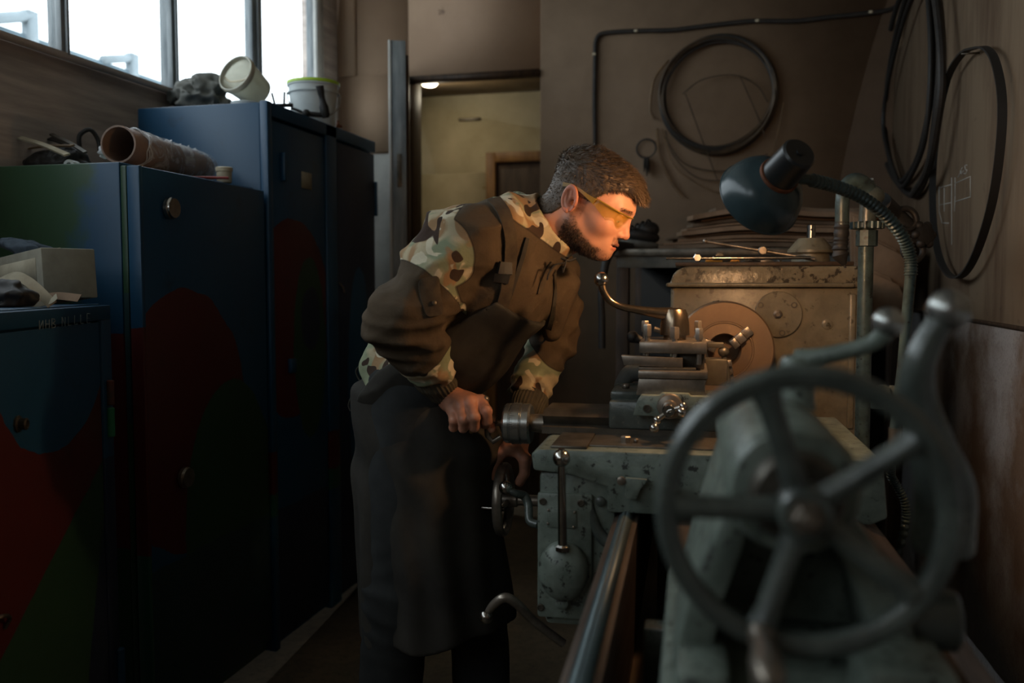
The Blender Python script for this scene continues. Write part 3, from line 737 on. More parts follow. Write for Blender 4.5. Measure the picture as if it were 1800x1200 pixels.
# quill clamp lever
b0 = L(1400, 650, -1.45)
pts = [Vector((b0.x, -1.45, 1.205)), Vector((b0.x, -1.45, 1.238))]
m = lm(); m.rev((b0.x, -1.45, 1.19), (0, 0, 1), [(0, 0.021), (0.03, 0.0195), (0.052, 0.0185), (0.058, 0.015), (0.06, 0.008)], 24)
arm = [L(1402, 632, -1.45), L(1440, 627, -1.46), L(1500, 614, -1.47), L(1535, 602, -1.475), L(1552, 588, -1.48), L(1560, 572, -1.48)]
m.tube(crv(arm, 5), [0.012, 0.0095, 0.0085, 0.009, 0.0105, 0.012], 16); m.build('quill_clamp_lever', M['green'], ts)
m = lm(); m.sph(L(1561, 567, -1.48), 0.0168, 24); m.build('lever_ball', M['dial'], ts)
m = lm()
arm = [L(1668, 548, -1.6), L(1640, 585, -1.6), L(1615, 640, -1.6), L(1612, 700, -1.59), L(1635, 780, -1.58), L(1660, 860, -1.57), L(1655, 960, -1.56)]
m.tube(crv(arm, 5), [0.012, 0.0125, 0.0145, 0.0175, 0.022, 0.028, 0.03], 18); m.build('clamping_lever', M['green_dark'], ts)
m = lm(); m.sph(L(1668, 545, -1.6), 0.0198, 28); m.build('lever_ball', M['dial'], ts)
m = lm(); m.cyl((0.1, -1.56, 1.0), (0.17, -1.56, 1.0), 0.03, seg=28, bev=0.004); m.build('clamp_shaft', M['green_dark'], ts)

# carriage: saddle
SY0, SY1 = -0.80, -0.26
m = lm()
m.prism([(-0.382, 0.972), (-0.386, 1.004), (-0.372, 1.014), (0.25, 1.014), (0.26, 0.91), (0.232, 0.897), (-0.24, 0.897), (-0.24, 0.945), (-0.31, 0.966)], (0, SY0, 0), (1, 0, 0), (0, 0, 1), (0, SY1 - SY0, 0), 0.005)
sa = m.build('saddle', M['green'], LT)
m = lm(); m.bx(-0.35, -0.28, SY0 + 0.01, SY1, 1.013, 1.020, 0.003); m.bx(-0.28, 0.2, SY0 + 0.04, SY1, 1.013, 1.018, 0.002); m.build('worn_top_plate', M['steel_dark'], sa)
m = lm(); q0 = L(1072, 835, SY0); q1 = L(1138, 862, SY0)
m.prism([(q0.x + 0.03, q0.z), (q1.x, q0.z - 0.002), (q1.x - 0.004, q0.z - 0.012), (q1.x - 0.012, q0.z - 0.02), (q0.x + 0.05, q1.z - 0.015), (q0.x + 0.03, q1.z - 0.012)], (0, SY0 - 0.004, 0), (1, 0, 0), (0, 0, 1), (0, -0.012, 0), 0.0015); wp = m.build('way_wiper', M['green'], sa)
q = L(1092, 845, SY0 - 0.015); m = lm(); m.rev(q, (0, -1, 0), [(-0.004, 0.008), (0.003, 0.008), (0.004, 0.006)], 20); m.build('screw', M['steel'], wp)
m = lm(); q = L(1100, 780, -0.72); m.rev(Vector((q.x, q.y, 1.018)), (0, 0, 1), [(0, 0.011), (0.011, 0.011), (0.013, 0.009)], 6); m.sph((q.x + 0.02, q.y, 1.022), 0.005, 10); m.build('bolt', M['steel'], sa)
# apron
m = lm(); m.bx(-0.372, -0.225, SY0 + 0.012, SY1 + 0.02, 0.70, 0.968, 0.010); m.bx(-0.362, -0.235, SY0 + 0.02, SY1, 0.665, 0.71, 0.01)
ap = m.build('apron', M['green'], LT)
m = lm(); m.bx(-0.374, -0.268, SY0, SY0 + 0.014, 0.685, 0.930, 0.006)
ep = m.build('end_plate', M['green'], ap)
for px, py in ((954, 881), (1021, 884), (950, 1067)):
    q = L(px, py, SY0 - 0.001); m = lm(); m.rev(q, (0, -1, 0), [(-0.003, 0.007), (0.0015, 0.007), (0.002, 0.005), (0.0, 0.0045)], 18); m.build('socket_screw', M['steel_dark'], ep)
a = L(962, 893, SY0); b = L(1013, 928, SY0)
m = lm(); m.bx(a.x, b.x, SY0 - 0.003, SY0, b.z, a.z, 0.0012); npl = m.build('name_plate', M['green'], ep)
for px, py in ((964, 896), (1010, 900), (963, 920), (1008, 926)):
    q = L(px, py, SY0 - 0.003); m = lm(); m.sph(q, 0.0028, 10); m.build('rivet', M['steel'], npl)
# rib and hollow on the right of the end plate
m = lm(); m.tube(crv([L(1032, 870, SY0 + .01), L(1040, 905, SY0 + .01), L(1055, 940, SY0 + .01), L(1085, 965, SY0 + .01)], 5), [0.008, 0.010, 0.012, 0.014], 12); m.rev(L(1056, 880, SY0 + 0.012), (0, -1, 0), [(0, 0.009), (0.008, 0.009), (0.01, 0.006)], 18); m.build('cast_rib', M['green_dark'], ap)
# ball lever with domed joint
c = L(990, 1003, SY0 - 0.012)
m = lm(); m.sph(c, (0.048, 0.032, 0.058), 32); m.rev(c + Vector((-.002, 0.004, -0.062)), (0, -1, 0), [(0, 0.012), (0.01, 0.012), (0.012, 0.009)], 16)
dm_ = m.build('lever_dome', M['green'], ap)
m = lm(); t0 = L(989, 960, SY0 - 0.03); t1 = L(987, 805, SY0 - 0.05)
m.rev(t0, (0, 0, 1), [(-0.008, 0.014), (0.0, 0.014), (0.004, 0.009)], 6); m.cyl(t0, t1, 0.0088, 0.0072, 18); m.sph(t1, 0.0165, 26); m.rev(t1 + Vector((0, 0, 0.014)), (0, 0, 1), [(0, 0.006), (0.004, 0.006)], 14)
m.build('feed_lever', M['chrome'], ap)
# carriage handwheel on the operator side
wc = Vector((-0.518, -0.42, 0.82)); WR = 0.079
m = lm(); prf = [(math.cos(k * math.pi / 5) * 0.012, WR + math.sin(k * math.pi / 5) * 0.0085) for k in range(11)]
m.rev(wc, (1, 0, 0), prf, 64, False)
cw = m.build('carriage_handwheel', M['steel'], LT)
for k in range(3):
    a = math.radians(70 + 120 * k); d = Vector((0, math.cos(a), math.sin(a))); m = lm(); m.tube([wc + d * 0.012 + Vector((0.012, 0, 0)), wc + d * 0.045 + Vector((0.006, 0, 0)), wc + d * (WR - 0.004)], [0.007, 0.006, 0.0075], 12); m.build('spoke', M['steel'], cw)
m = lm(); m.rev(wc + Vector((-0.008, 0, 0)), (1, 0, 0), [(0, 0.012), (0.004, 0.017), (0.04, 0.017), (0.044, 0.013), (0.15, 0.013)], 24); m.build('hub', M['steel'], cw)
q = wc + Vector((-0.006, -0.055, -0.052)); q.z = L(862, 889, -0.46).z; q.y = -0.46 - 0.02
m = lm(); m.rev(q, (-1, 0, 0), [(-0.02, 0.006), (0.0, 0.0065), (0.002, 0.005), (0.006, 0.0045), (0.038, 0.0058), (0.041, 0.005), (0.044, 0.0035)], 16); m.build('crank_handle', M['chrome'], cw)
m = lm(); pts = [L(889, 857, -0.60), L(905, 866, -0.60), L(922, 872, -0.58), L(929, 890, -0.6), L(931, 915, -0.62), L(946, 922, -0.63)]
m.tube(crv(pts, 5), [0.006, 0.008, 0.010, 0.009, 0.009, 0.009], 14); m.build('engage_lever', M['green_dark'], LT)
m = lm(); m.sph(L(889, 857, -0.60), 0.0150, 22); m.build('lever_ball', M['chrome'], LT)
# lower start lever and feed rods
m = lm(); pts = [L(855, 1080, -0.72), L(868, 1062, -0.72), L(888, 1050, -0.72), L(910, 1062, -0.71), L(940, 1092, -0.69), L(990, 1130, -0.66)]
m.tube(crv(pts, 5), [0.007, 0.009, 0.010, 0.010, 0.009, 0.009], 14); sl = m.build('start_lever', M['steel'], LT)
m = lm(); m.sph(L(854, 1084, -0.72), 0.0145, 20); m.build('lever_ball', M['chrome'], sl)
q = L(975, 1100, -0.8)
for (lx, lz, r, nm, mt) in ((-0.285, 0.66, 0.010, 'feed_rod', 'steel'), (-0.268, 0.775, 0.013, 'lead_screw', 'steel_dark'), (-0.30, 0.725, 0.009, 'feed_rod', 'steel_dark')):
    m = lm()
    if nm == 'lead_screw' or lz > .7: m.cyl((lx, SY0 + 0.1, lz), (lx, 0.1, lz), r, seg=14)
    else: m.cyl((lx, -1.75, lz), (lx, 0.1, lz), r, seg=14)
    m.build(nm, M[mt], LT)
m = lm(); m.bx(-0.33, -0.2, -0.02, 0.1, 0.58, 0.80, 0.01); m.build('gear_box', M['green_dark'], LT)
m = lm(); m.bx(-0.325, -0.205, -1.80, -1.72, 0.60, 0.70, 0.01); m.build('rod_bracket', M['green_dark'], LT)

# cross slide
cy = -0.55
m = lm()
m.prism([(cy - 0.085, 1.016), (cy - 0.085, 1.030), (cy - 0.065, 1.034), (cy - 0.078, 1.052), (cy - 0.06, 1.062), (cy + 0.06, 1.062), (cy + 0.078, 1.052), (cy + 0.065, 1.034), (cy + 0.085, 1.030), (cy + 0.085, 1.016)], (-0.392, 0, 0), (0, 1, 0), (0, 0, 1), (0.55, 0, 0))
cs = m.build('cross_slide', M['steel_dark'], LT)
m = lm(); c0 = Vector((-0.392, cy, 1.024)); m.rev(c0, (-1, 0, 0), [(0, 0.026), (0.004, 0.021), (0.05, 0.019), (0.052, 0.014)], 28); m.build('screw_sleeve', M['steel'], cs)
m = lm(); m.rev((-0.428, cy, 1.022), (-1, 0, 0), [(0, 0.02), (0.0, 0.040), (0.004, 0.0445), (0.018, 0.0445), (0.020, 0.0425), (0.022, 0.0425), (0.023, 0.0455), (0.042, 0.0455), (0.044, 0.0425), (0.046, 0.0425), (0.047, 0.044), (0.056, 0.0435), (0.060, 0.040), (0.061, 0.014)], 56)
dl_ = m.build('micrometer_dial', M['dial'], cs)
m = lm()
for k in range(60):
    a = 2 * math.pi * k / 60; d = Vector((0, math.cos(a), math.sin(a))); ln = 0.010 if k % 5 == 0 else 0.006
    m.box(Vector((-0.466 + ln / 2 - 0.004, cy, 1.022)) + d * 0.0455, (ln, 0.0005, 0.0005))
m.build('graduation', M['black'], dl_)
m = lm(); c1 = Vector((-0.489, cy, 1.022)); m.rev(c1, (-1, 0, 0), [(0, 0.012), (0.006, 0.012), (0.008, 0.007), (0.03, 0.007)], 18)
m.rev(c1 + Vector((-0.028, 0, 0)), (-1, 0, 0), [(0, 0.012), (0.003, 0.015), (0.017, 0.015), (0.02, 0.012)], 20)
e1 = L(880, 716, cy - 0.03); e2 = L(874, 768, cy - .03)
cc = c1 + Vector((-0.038, 0, 0))
m.tube([cc + Vector((0, -0.02, 0.05)), cc + Vector((0, -0.01, 0.025)), cc, cc + Vector((0, 0.0, -0.03)), cc + Vector((0.012, 0, -0.042)), cc + Vector((0.03, 0, -0.03))], [0.005, 0.006, 0.009, 0.007, 0.0065, 0.006], 12)
m.sph(cc + Vector((0, -0.024, 0.054)), 0.009, 16)
chn = m.build('ball_crank', M['steel'], cs)
m = lm(); HG0 = LINV @ P(872, 738, Y=1.905); HG1 = LINV @ P(812, 737, Y=1.905); m.tube([cc + Vector((0, -0.01, 0.0)), HG0], 0.005, 10); m.cyl(HG0, HG1, 0.0065, 0.008, 14); m.build('grip', M['steel'], chn)
# compound rest
m = lm(); m.bx(-0.253, 0.02, -0.635, -0.40, 1.030, 1.088, 0.006)
m.bx(-0.253, -0.19, -0.60, -0.44, 1.085, 1.105, 0.006)
cb = m.build('compound_base', M['green_dark'], LT)
q = L(1100, 695, -0.55); m = lm(); m.rev((q.x, -0.55, 1.105), (0, 0, 1), [(0, 0.009), (0.008, 0.009), (0.01, 0.006)], 6); m.build('bolt', M['steel'], cb)
z0, z1 = L(1150, 734, -0.66).z, L(1150, 694, -0.66).z
xa, xb = L(1113, 720, -0.66).x, L(1246, 720, -0.66).x
m = lm()
m.prism([(xa, z0 + 0.004), (xa + 0.008, z1 - 0.012), (xa + 0.016, z1), (xa + 0.052, z1), (xa + 0.057, z1 + 0.005), (xb - 0.04, z1 + 0.005), (xb - 0.036, z1), (xb, z1), (xb, z0), (xa + 0.045, z0), (xa + 0.04, z0 + 0.004)], (0, -0.665, 0), (1, 0, 0), (0, 0, 1), (0, 0.022, 0), 0.002)
fp = m.build('compound_end_plate', M['green'], cb)
q = L(1137, 718, -0.667); m = lm(); m.rev(q, (0, -1, 0), [(-0.002, 0.008), (0.002, 0.008), (0.002, 0.005), (0, 0.0045)], 18); m.build('socket_screw', M['steel_dark'], fp)
# compound screw, dial, ball crank
q = L(1177, 716, -0.69)
m = lm(); m.rev((q.x, -0.665, q.z), (0, -1, 0), [(0, 0.025), (0.008, 0.0255), (0.010, 0.024), (0.02, 0.0235), (0.022, 0.015), (0.028, 0.013), (0.03, 0.009)], 40); m.build('micrometer_dial', M['steel'], fp)
q = L(1176, 722, -0.72)
m = lm(); cc = Vector((q.x, -0.715, q.z)); m.cyl(cc + Vector((0, 0.03, 0)), cc, 0.009, seg=16); m.rev(cc + Vector((0, 0.008, 0)), (0, -1, 0), [(0, 0.010), (0.004, 0.0135), (0.012, 0.0135), (0.016, 0.011), (0.016, 0.006), (0.010, 0.0055)], 24)
for (px, py, pm2) in ((1155, 738, (1150, 752)), (1201, 714, (1198, 724))):
    e = L(px, py, -0.72); g = L(pm2[0], pm2[1], -0.735)
    m.tube([cc, (cc + e) / 2, e], [0.0065, 0.0048, 0.006], 12); m.sph(e, 0.0085, 16); m.tube([e, g], 0.0045, 10); m.sph(g, 0.0095, 18)
m.build('ball_crank', M['chrome'], fp)
# top slide with dovetail
ya, yb = -0.645, -0.44
x0, x1 = L(1123, 660, -0.62).x, L(1242, 660, -0.62).x
zz = lambda py: L(1180, py, -0.62).z
m = lm()
m.prism([(x0 - 0.004, zz(693)), (x0 + 0.001, zz(664)), (x1, zz(664)), (x1 - 0.004, zz(676)), (x1 + 0.001, zz(696))], (0, ya, 0), (1, 0, 0), (0, 0, 1), (0, yb - ya, 0), 0.002)
m.bx(x0, x1 + 0.002, ya - 0.004, yb, zz(663), zz(650), 0.002)
tsd = m.build('top_slide', M['steel'], cb)
# tool post
m = lm(); m.bx(x0 + 0.075, x1 - 0.004, -0.60, -0.47, zz(650), zz(620), 0.003); m.build('post_core', M['steel_dark'], tsd)
m = lm(); m.bx(x0, x1, ya + 0.015, -0.46, zz(621), zz(600), 0.004); tp = m.build('tool_post', M['steel'], tsd)
m = lm(); m.bx(x0, x0 + 0.115, ya + 0.01, -0.47, zz(651), zz(645), 0.001); m.bx(x0, x0 + 0.105, ya + 0.012, -0.48, zz(656), zz(652), 0.001); m.build('packing_strip', M['steel_dark'], tp)
m = lm(); xq = L(1092, 632, -0.63).x; xr = L(1200, 632, -0.63).x
m.prism([(xq, zz(625)), (xr, zz(628)), (xr, zz(645)), (xq + 0.006, zz(642))], (0, ya + 0.012, 0), (1, 0, 0), (0, 0, 1), (0, 0.024, 0), 0.001); m.build('cutting_tool', M['steel'], tp)
for (px, py, yy) in ((1138, 585, ya + 0.03), (1186, 590, ya + 0.025), (1229, 592, ya + 0.03), (1134, 578, -0.50), (1227, 578, -0.50), (1190, 580, -0.49)):
    q = L(px, py, yy); zt_ = q.z + 0.016; m = lm()
    m.cyl((q.x, yy, zz(640)), (q.x, yy, q.z - 0.004), 0.0055, seg=14); m.rev((q.x, yy, q.z - 0.006), (0, 0, 1), [(0, 0.0085), (0.003, 0.0085), (0.003, 0.009), (0.021, 0.009), (0.024, 0.0075)], 6 if px != 1186 else 4); m.build('clamp_screw', M['steel'], tp)
# locking lever of the tool post
hub = L(1186, 590, -0.55); ht = L(1186, 541, -0.55)
m = lm(); hh = ht.z - hub.z
m.rev(hub, (0, 0, 1), [(-0.012, 0.024), (0.002, 0.024), (0.002, 0.031), (hh * 0.45, 0.030), (hh * 0.8, 0.0265), (hh * 0.95, 0.022), (hh, 0.012)], 36)
arm = [L(1180, 553, -0.555), L(1150, 549, -0.56), L(1118, 544, -0.565), L(1090, 538, -0.57), L(1072, 528, -0.575), L(1061, 512, -0.58), L(1057, 495, -0.58)]
m.tube(crv(arm, 6), [0.016, 0.011, 0.0085, 0.0075, 0.0075, 0.008, 0.0085], 18)
lv = m.build('post_lever', dirty('polished_lever', sr(158, 140, 118), sr(120, 104, 86), 0.24, 0.95, scale=30, bump=0.15, bscale=120, bd=0.0006), tp)
m = lm(); m.sph(L(1057, 491, -0.58), 0.0158, 28); m.build('lever_ball', M['chrome'], tp)
m = lm(); m.tube(crv([L(1140, 600, -0.47), L(1125, 597, -0.47), L(1113, 593, -0.47)], 5), [0.006, 0.009, 0.012], 14); m.sph(L(1112, 592, -0.47), 0.0135, 18); m.build('index_lever', M['black'], tp)
m = lm(); m.rev(L(1140, 578, -0.5) + Vector((0.012, 0, 0)), (1, 0, -0.3), [(0, 0.006), (0.02, 0.005), (0.03, 0.003)], 12); m.build('stop_pin', M['steel'], tp)
# boring tool holder facing the chuck
m = lm(); a = L(1243, 606, -0.40); b = L(1272, 606, -0.40); m.box(((a + b) / 2), ((b - a).length, 0.02, 0.012), 0.002); q = L(1272, 618, -0.40); m.sph(q, 0.0125, 20); q2 = L(1268, 650, -0.40)
m.rev(q, (0.1, 0, -1), [(0, 0.006), (0.02, 0.006), (0.045, 0.010), (0.07, 0.010)], 12); m.box((q2 + Vector((-0.012, 0.01, -0.004))), (0.05, 0.05, 0.06), 0.004); m.build('boring_bar_holder', M['steel_dark'], tp)
m = lm(); pts = [L(1122, 668, -0.42), L(1105, 668, -0.42), L(1090, 690, -0.42), L(1080, 720, -0.42), L(1074, 735, -0.42)]
m.tube(crv([L(1135, 655, -0.4), L(1110, 655, -0.4), L(1095, 672, -0.4), L(1086, 700, -0.4), L(1078, 730, -0.42)], 6), [0.020, 0.021, 0.018, 0.014, 0.012], 14); m.build('screw_guard_hose', M['cloth_grey'], cb)
# ------------------------------------------------------------------ lamp on its flexible arm
LS = 0.865
ca = LMAT @ L(1406, 268, -0.78)
mo = P(1337, 345, Y=ca.y + 0.10)
sd_ = (mo - ca).normalized()
GL = thing('gooseneck_lamp', 'dark teal work lamp on a ribbed flexible arm above the headstock', 'lamp', LMAT @ Vector((0.265, -0.53, 0.93)))
m = MB(); m.rev(ca, sd_, [(u_ * LS, v_ * LS) for u_, v_ in [(0, 0.002), (-0.001, 0.033), (0.004, 0.037), (0.072, 0.040), (0.086, 0.041), (0.088, 0.038)]], 48); m.rev(ca - sd_ * 0.003, sd_, [(0, 0.007), (0.004, 0.008)], 16); m.build('lamp_cap', M['lamp_cap'], GL)
m = MB(); m.rev(ca + sd_ * 0.076 * LS, sd_, [(u_ * LS, v_ * LS) for u_, v_ in [(0, 0.0415), (0.001, 0.044), (0.008, 0.0445), (0.010, 0.042)]], 48); m.build('rusty_ring', M['rust'], GL)
LS = 0.865
SL = 0.165 * LS
outer = [(a_ * LS, b_ * LS) for a_, b_ in [(0.084, 0.042), (0.088, 0.047), (0.096, 0.060), (0.108, 0.074), (0.124, 0.084), (0.142, 0.0905), (0.160, 0.094), (0.165, 0.0955)]]
inner = [(a_ + 0.0025, b_ - 0.0025) for a_, b_ in outer[:-1]][::-1]; inner = [(SL, 0.0955 * LS - 0.002)] + inner + [(0.0868 * LS, 0.03 * LS)]
m = MB(); m.rev(ca, sd_, outer, 64, False); m.ring(ca + sd_ * SL, sd_, 0.0948 * LS, 0.0018, 64, 8); ls = m.build('lamp_shade', M['lamp_shade'], GL)
m = MB(); m.rev(ca, sd_, inner, 64, False); m.build('shade_lining', M['lamp_in'], ls)
bm_ = NT('lit_bulb'); bm_.b.inputs['Emission Color'].default_value = (1, 0.55, 0.24, 1); bm_.b.inputs['Emission Strength'].default_value = 30
M['bulb'] = bm_.out(sr(255, 220, 170), 0.4)
m = MB(); m.rev(ca + sd_ * 0.078, sd_, [(0, 0.012), (0.012, 0.013), (0.02, 0.020), (0.035, 0.026), (0.045, 0.023), (0.054, 0.014), (0.057, 0.004)], 28); m.build('bulb', M['bulb'], GL)
l = bpy.data.lights.new('lamp_light', 'POINT'); l.energy = 6.0; l.color = (1.0, 0.56, 0.27); l.shadow_soft_size = 0.02
o = bpy.data.objects.new('lamp_light', l); COL.objects.link(o); o.location = ca + sd_ * 0.148
o.parent = GL; o.location = o.location - GL.location
# arm
ring = ca + sd_ * 0.072
e0 = LMAT @ L(1424, 316, -0.71)
arm = [ring + (e0 - ring) * 0.6, e0, LMAT @ L(1470, 328, -0.66), LMAT @ L(1515, 347, -0.62), LMAT @ L(1555, 377, -0.59), LMAT @ L(1586, 415, -0.57), LMAT @ L(1600, 450, -0.56), LMAT @ L(1601, 484, -0.56)]
m = MB(); pts = crv(arm[1:], 26); rr_ = [0.0105 if (i % 4) < 2 else 0.0130 for i in range(len(pts))]; vs = m.tube(pts, 0.0125, 6)
m = MB(); m.tube(pts, rr_, 16); m.build('flexible_arm', M['pipe'], GL)
m = MB(); m.tube([ring + (e0 - ring) * 0.35, e0, arm[2]], [0.009, 0.010, 0.0105], 14); m.build('arm_socket', M['pipe'], GL)
m = MB(); b1 = LMAT @ L(1601, 480, -0.56); b2 = LMAT @ L(1586, 650, -0.55); b3 = LMAT @ L(1572, 760, -0.54)
m.tube([b1 + Vector((0, 0, 0.01)), b1, b2, b3], [0.0125, 0.0108, 0.0104, 0.0104], 16); m.build('lower_tube', M['pipe'], GL)
m = MB(); m.tube([b3 + (b3 - b2).normalized() * -0.01, b3 + Vector((0.0, 0, -0.05)), LMAT @ Vector((0.265, -0.53, 0.93)), LMAT @ Vector((0.245, -0.53, 0.93))], 0.012, 14); m.bx(0, 0, 0, 0, 0, 0) if False else None
m.build('arm_base', M['steel_dark'], GL)
hp = [LMAT @ Vector((0.25, -0.45, 0.95)), LMAT @ L(1560, 815, -0.33), LMAT @ L(1567, 838, -0.3), LMAT @ L(1580, 860, -0.3), LMAT @ L(1592, 890, -0.3), LMAT @ L(1590, 930, -0.3), LMAT @ Vector((0.37, -0.3, 0.62)), LMAT @ Vector((0.37, -0.3, 0.462))]
pts = crv(hp, 24); m = MB(); m.tube(pts, [0.008 if (i % 4) < 2 else 0.0105 for i in range(len(pts))], 12)
tag(m.build('ribbed_hose', M['pipe']), 'short ribbed metal hose glimpsed low behind the big handwheel', 'hose')

# coolant pipe
CP = thing('coolant_pipe', 'upright painted coolant pipe with a valve, right of the lathe headstock', 'pipe', LMAT @ Vector((0.34, -0.1, 0.86)))


def LW_(px, py, ly): return LMAT @ L(px, py, ly)


m = MB(); m.cyl(LMAT @ Vector((0.338, -0.1, 0.87)), LW_(1523, 395, -0.1), 0.0185, seg=24); m.build('riser', M['pipe'], CP)
c = LW_(1524, 405, -0.1); m = MB(); m.rev(c, (0, 0, 1), [(-0.04, 0.021), (-0.038, 0.026), (0.0, 0.026), (0.002, 0.020)], 8)
m.build('hexagon_coupling', M['pipe'], CP)
m = MB(); vs = []; m.rev(c + Vector((0, 0, 0.004)), (0, 0, 1), [(0, 0.034), (0.003, 0.037), (0.014, 0.037), (0.017, 0.034)], 36)
for k in range(14):
    a = 2 * math.pi * k / 14; m.cyl(c + Vector((math.cos(a) * 0.036, math.sin(a) * 0.036, 0.004)), c + Vector((math.cos(a) * 0.036, math.sin(a) * 0.036, 0.021)), 0.005, seg=8)
m.build('ring_nut', M['pipe'], CP)
m = MB(); t = LW_(1530, 345, -0.1); m.tube([c + Vector((0, 0, 0.02)), c + Vector((0, 0, 0.05)), t], [0.021, 0.020, 0.024], 18); m.sph(t, (0.034, 0.03, 0.028), 20); m.rev(t + Vector((0, 0, 0.02)), (0, 0, 1), [(0, 0.014), (0.01, 0.014), (0.01, 0.010), (0.018, 0.010)], 8)
m.build('valve_body', M['green_dark'], CP)
m = MB(); m.rev(t + Vector((0, 0, 0.036)), (0, 0, 1), [(0, 0.008), (0.008, 0.007)], 6); m.build('valve_bolt', M['plastic_w'], CP)
m = MB(); m.tube(crv([t, LW_(1515, 325, -0.11), LW_(1500, 320, -0.12), LW_(1487, 330, -0.13), LW_(1481, 350, -0.14), LW_(1480, 395, -0.14)], 6), [0.024, 0.024, 0.022, 0.019, 0.017, 0.017], 18); m.build('elbow', M['pipe'], CP)
m = MB(); pts = crv([LW_(1480, 390, -0.14), LW_(1478, 425, -0.14), LW_(1477, 445, -0.14), LW_(1484, 465, -0.14)], 8); m.tube(pts, [0.018 + random.uniform(-0.002, 0.003) for _ in pts[:-6]] + [0.017, 0.014, 0.012, 0.010, 0.008, 0.006], 14)
m.cyl(LW_(1484, 462, -0.14), LW_(1486, 471, -0.14), 0.003, seg=8); m.build('taped_nozzle', M['black'], CP)
# clamp with star knob behind
KN = thing('clamp_bracket', 'dark clamp bracket with a lobed knob behind the lamp arm', 'bracket', LW_(1590, 420, 0.05))
kc = LW_(1622, 413, 0.03)
m = MB(); m.tube(crv([t + Vector((0.03, 0.05, -.01)), LW_(1565, 375, 0.03), LW_(1590, 400, 0.04), kc + Vector((-0.01, 0.02, 0))], 5), [0.026, 0.03, 0.03, 0.022], 14); m.build('bracket_arm', M['black'], KN)
m = MB(); d = Vector((0.55, -0.8, 0.15)); m.rev(kc, d, [(-0.01, 0.018), (0, 0.028), (0.012, 0.028), (0.016, 0.02)], 30); x_, y_, z_ = frame(d)
for k in range(6):
    a = math.pi / 3 * k; q = kc + (x_ * math.cos(a) + y_ * math.sin(a)) * 0.027 + z_ * 0.004; m.sph(q, 0.0115, 14)
m.build('star_knob', M['black'], KN)
m = MB(); m.ring(LW_(1592, 385, 0.02), (0.3, -1, 0.2), 0.028, 0.008, 28, 10); m.ring(LW_(1605, 440, 0.02), (0.3, -1, 0.2), 0.026, 0.008, 28, 10); m.build('clamp_ring', M['black'], KN)
# bracket plate with hole
m = MB(); q = LW_(1551, 692, -0.02); x_ = LMAT.to_3x3() @ Vector((1, 0, 0))
m.rev(q, (0, -1, 0), [(0, 0.009), (0, 0.024), (0.008, 0.024), (0.008, 0.009), (0.002, 0.009)], 28, False); m.box(q + Vector((0.035, -0.004, 0)), (0.04, 0.008, 0.046), 0.002)
m.box(q + Vector((0.02, 0.005, -0.03)), (0.06, 0.012, 0.02), 0.002)
m.v = m.v; qs = LINV @ q; mm = MB(LMAT); mm.bx(min(0.37, qs.x), max(0.40, qs.x + 0.05), -0.02, 0.16, qs.z - 0.04, qs.z - 0.02, 0.003); m.add(mm.v, mm.f)
tag(m.build('lug_plate', M['green']), 'small painted lug plate with a bolt hole beside the coolant pipe', 'bracket')
m = MB(); q = LW_(1573, 718, -0.1); m.rev(q, (-0.2, -1, 0), [(0, 0.016), (0.01, 0.016), (0.012, 0.012), (0.012, 0.008)], 24); tag(m.build('pipe_union', M['steel']), 'round steel pipe union at the foot of the lamp arm', 'fitting')

# ------------------------------------------------------------------ tools on the headstock
TZ = 1.3765
bt = 0.012
m = MB(LMAT); a = L(1187, 465, 0.14); b = L(1500, 465, 0.14); m.bx(a.x, b.x, 0.125, 0.50, TZ, TZ + bt, 0.003); tag(m.build('tool_board', M['dark_wood']), 'thin dark board lying on top of the lathe headstock', 'board')
TZ += bt
m = MB(LMAT); a = L(1171, 460, 0.15); b = L(1425, 459, 0.15); a.z = b.z = TZ + 0.0115
tw = thing('tap_wrench', 'steel bar wrench with a hexagonal head lying at the board front edge', 'wrench', LMAT @ a)
m.cyl(a, b, 0.0048, 0.0048, 12); m.build('bar', M['chrome'], tw)
m = MB(LMAT); q = L(1226, 458, 0.15); q.z = TZ + 0.0125; m.rev(q + Vector((0, 0.014, 0)), (0, -1, 0), [(0, 0.0125), (0.026, 0.0125), (0.028, 0.010)], 6); m.cyl(a + (b - a) * 0.33, a + (b - a) * 0.46, 0.0062, seg=12, bev=.001); m.build('head', M['chrome'], tw)
m = MB(LMAT); a = L(1240, 424, 0.22); b = L(1432, 461, 0.19); b.z = TZ + 0.008
tw = thing('chuck_key', 'long steel chuck key bar propped at a slant across the tools', 'wrench', LMAT @ b)
m.cyl(a, b, 0.0052, 0.0058, 12); m.sph(a, 0.008, 12); m.build('bar', M['steel'], tw)
m = MB(LMAT); q = a + (b - a) * 0.53; m.rev(q + Vector((0, 0.012, 0)), (0, -1, 0), [(0, 0.0125), (0.028, 0.0125), (0.03, 0.010), (0.03, 0.005), (0.026, 0.005)], 24); m.build('boss', M['steel'], tw)
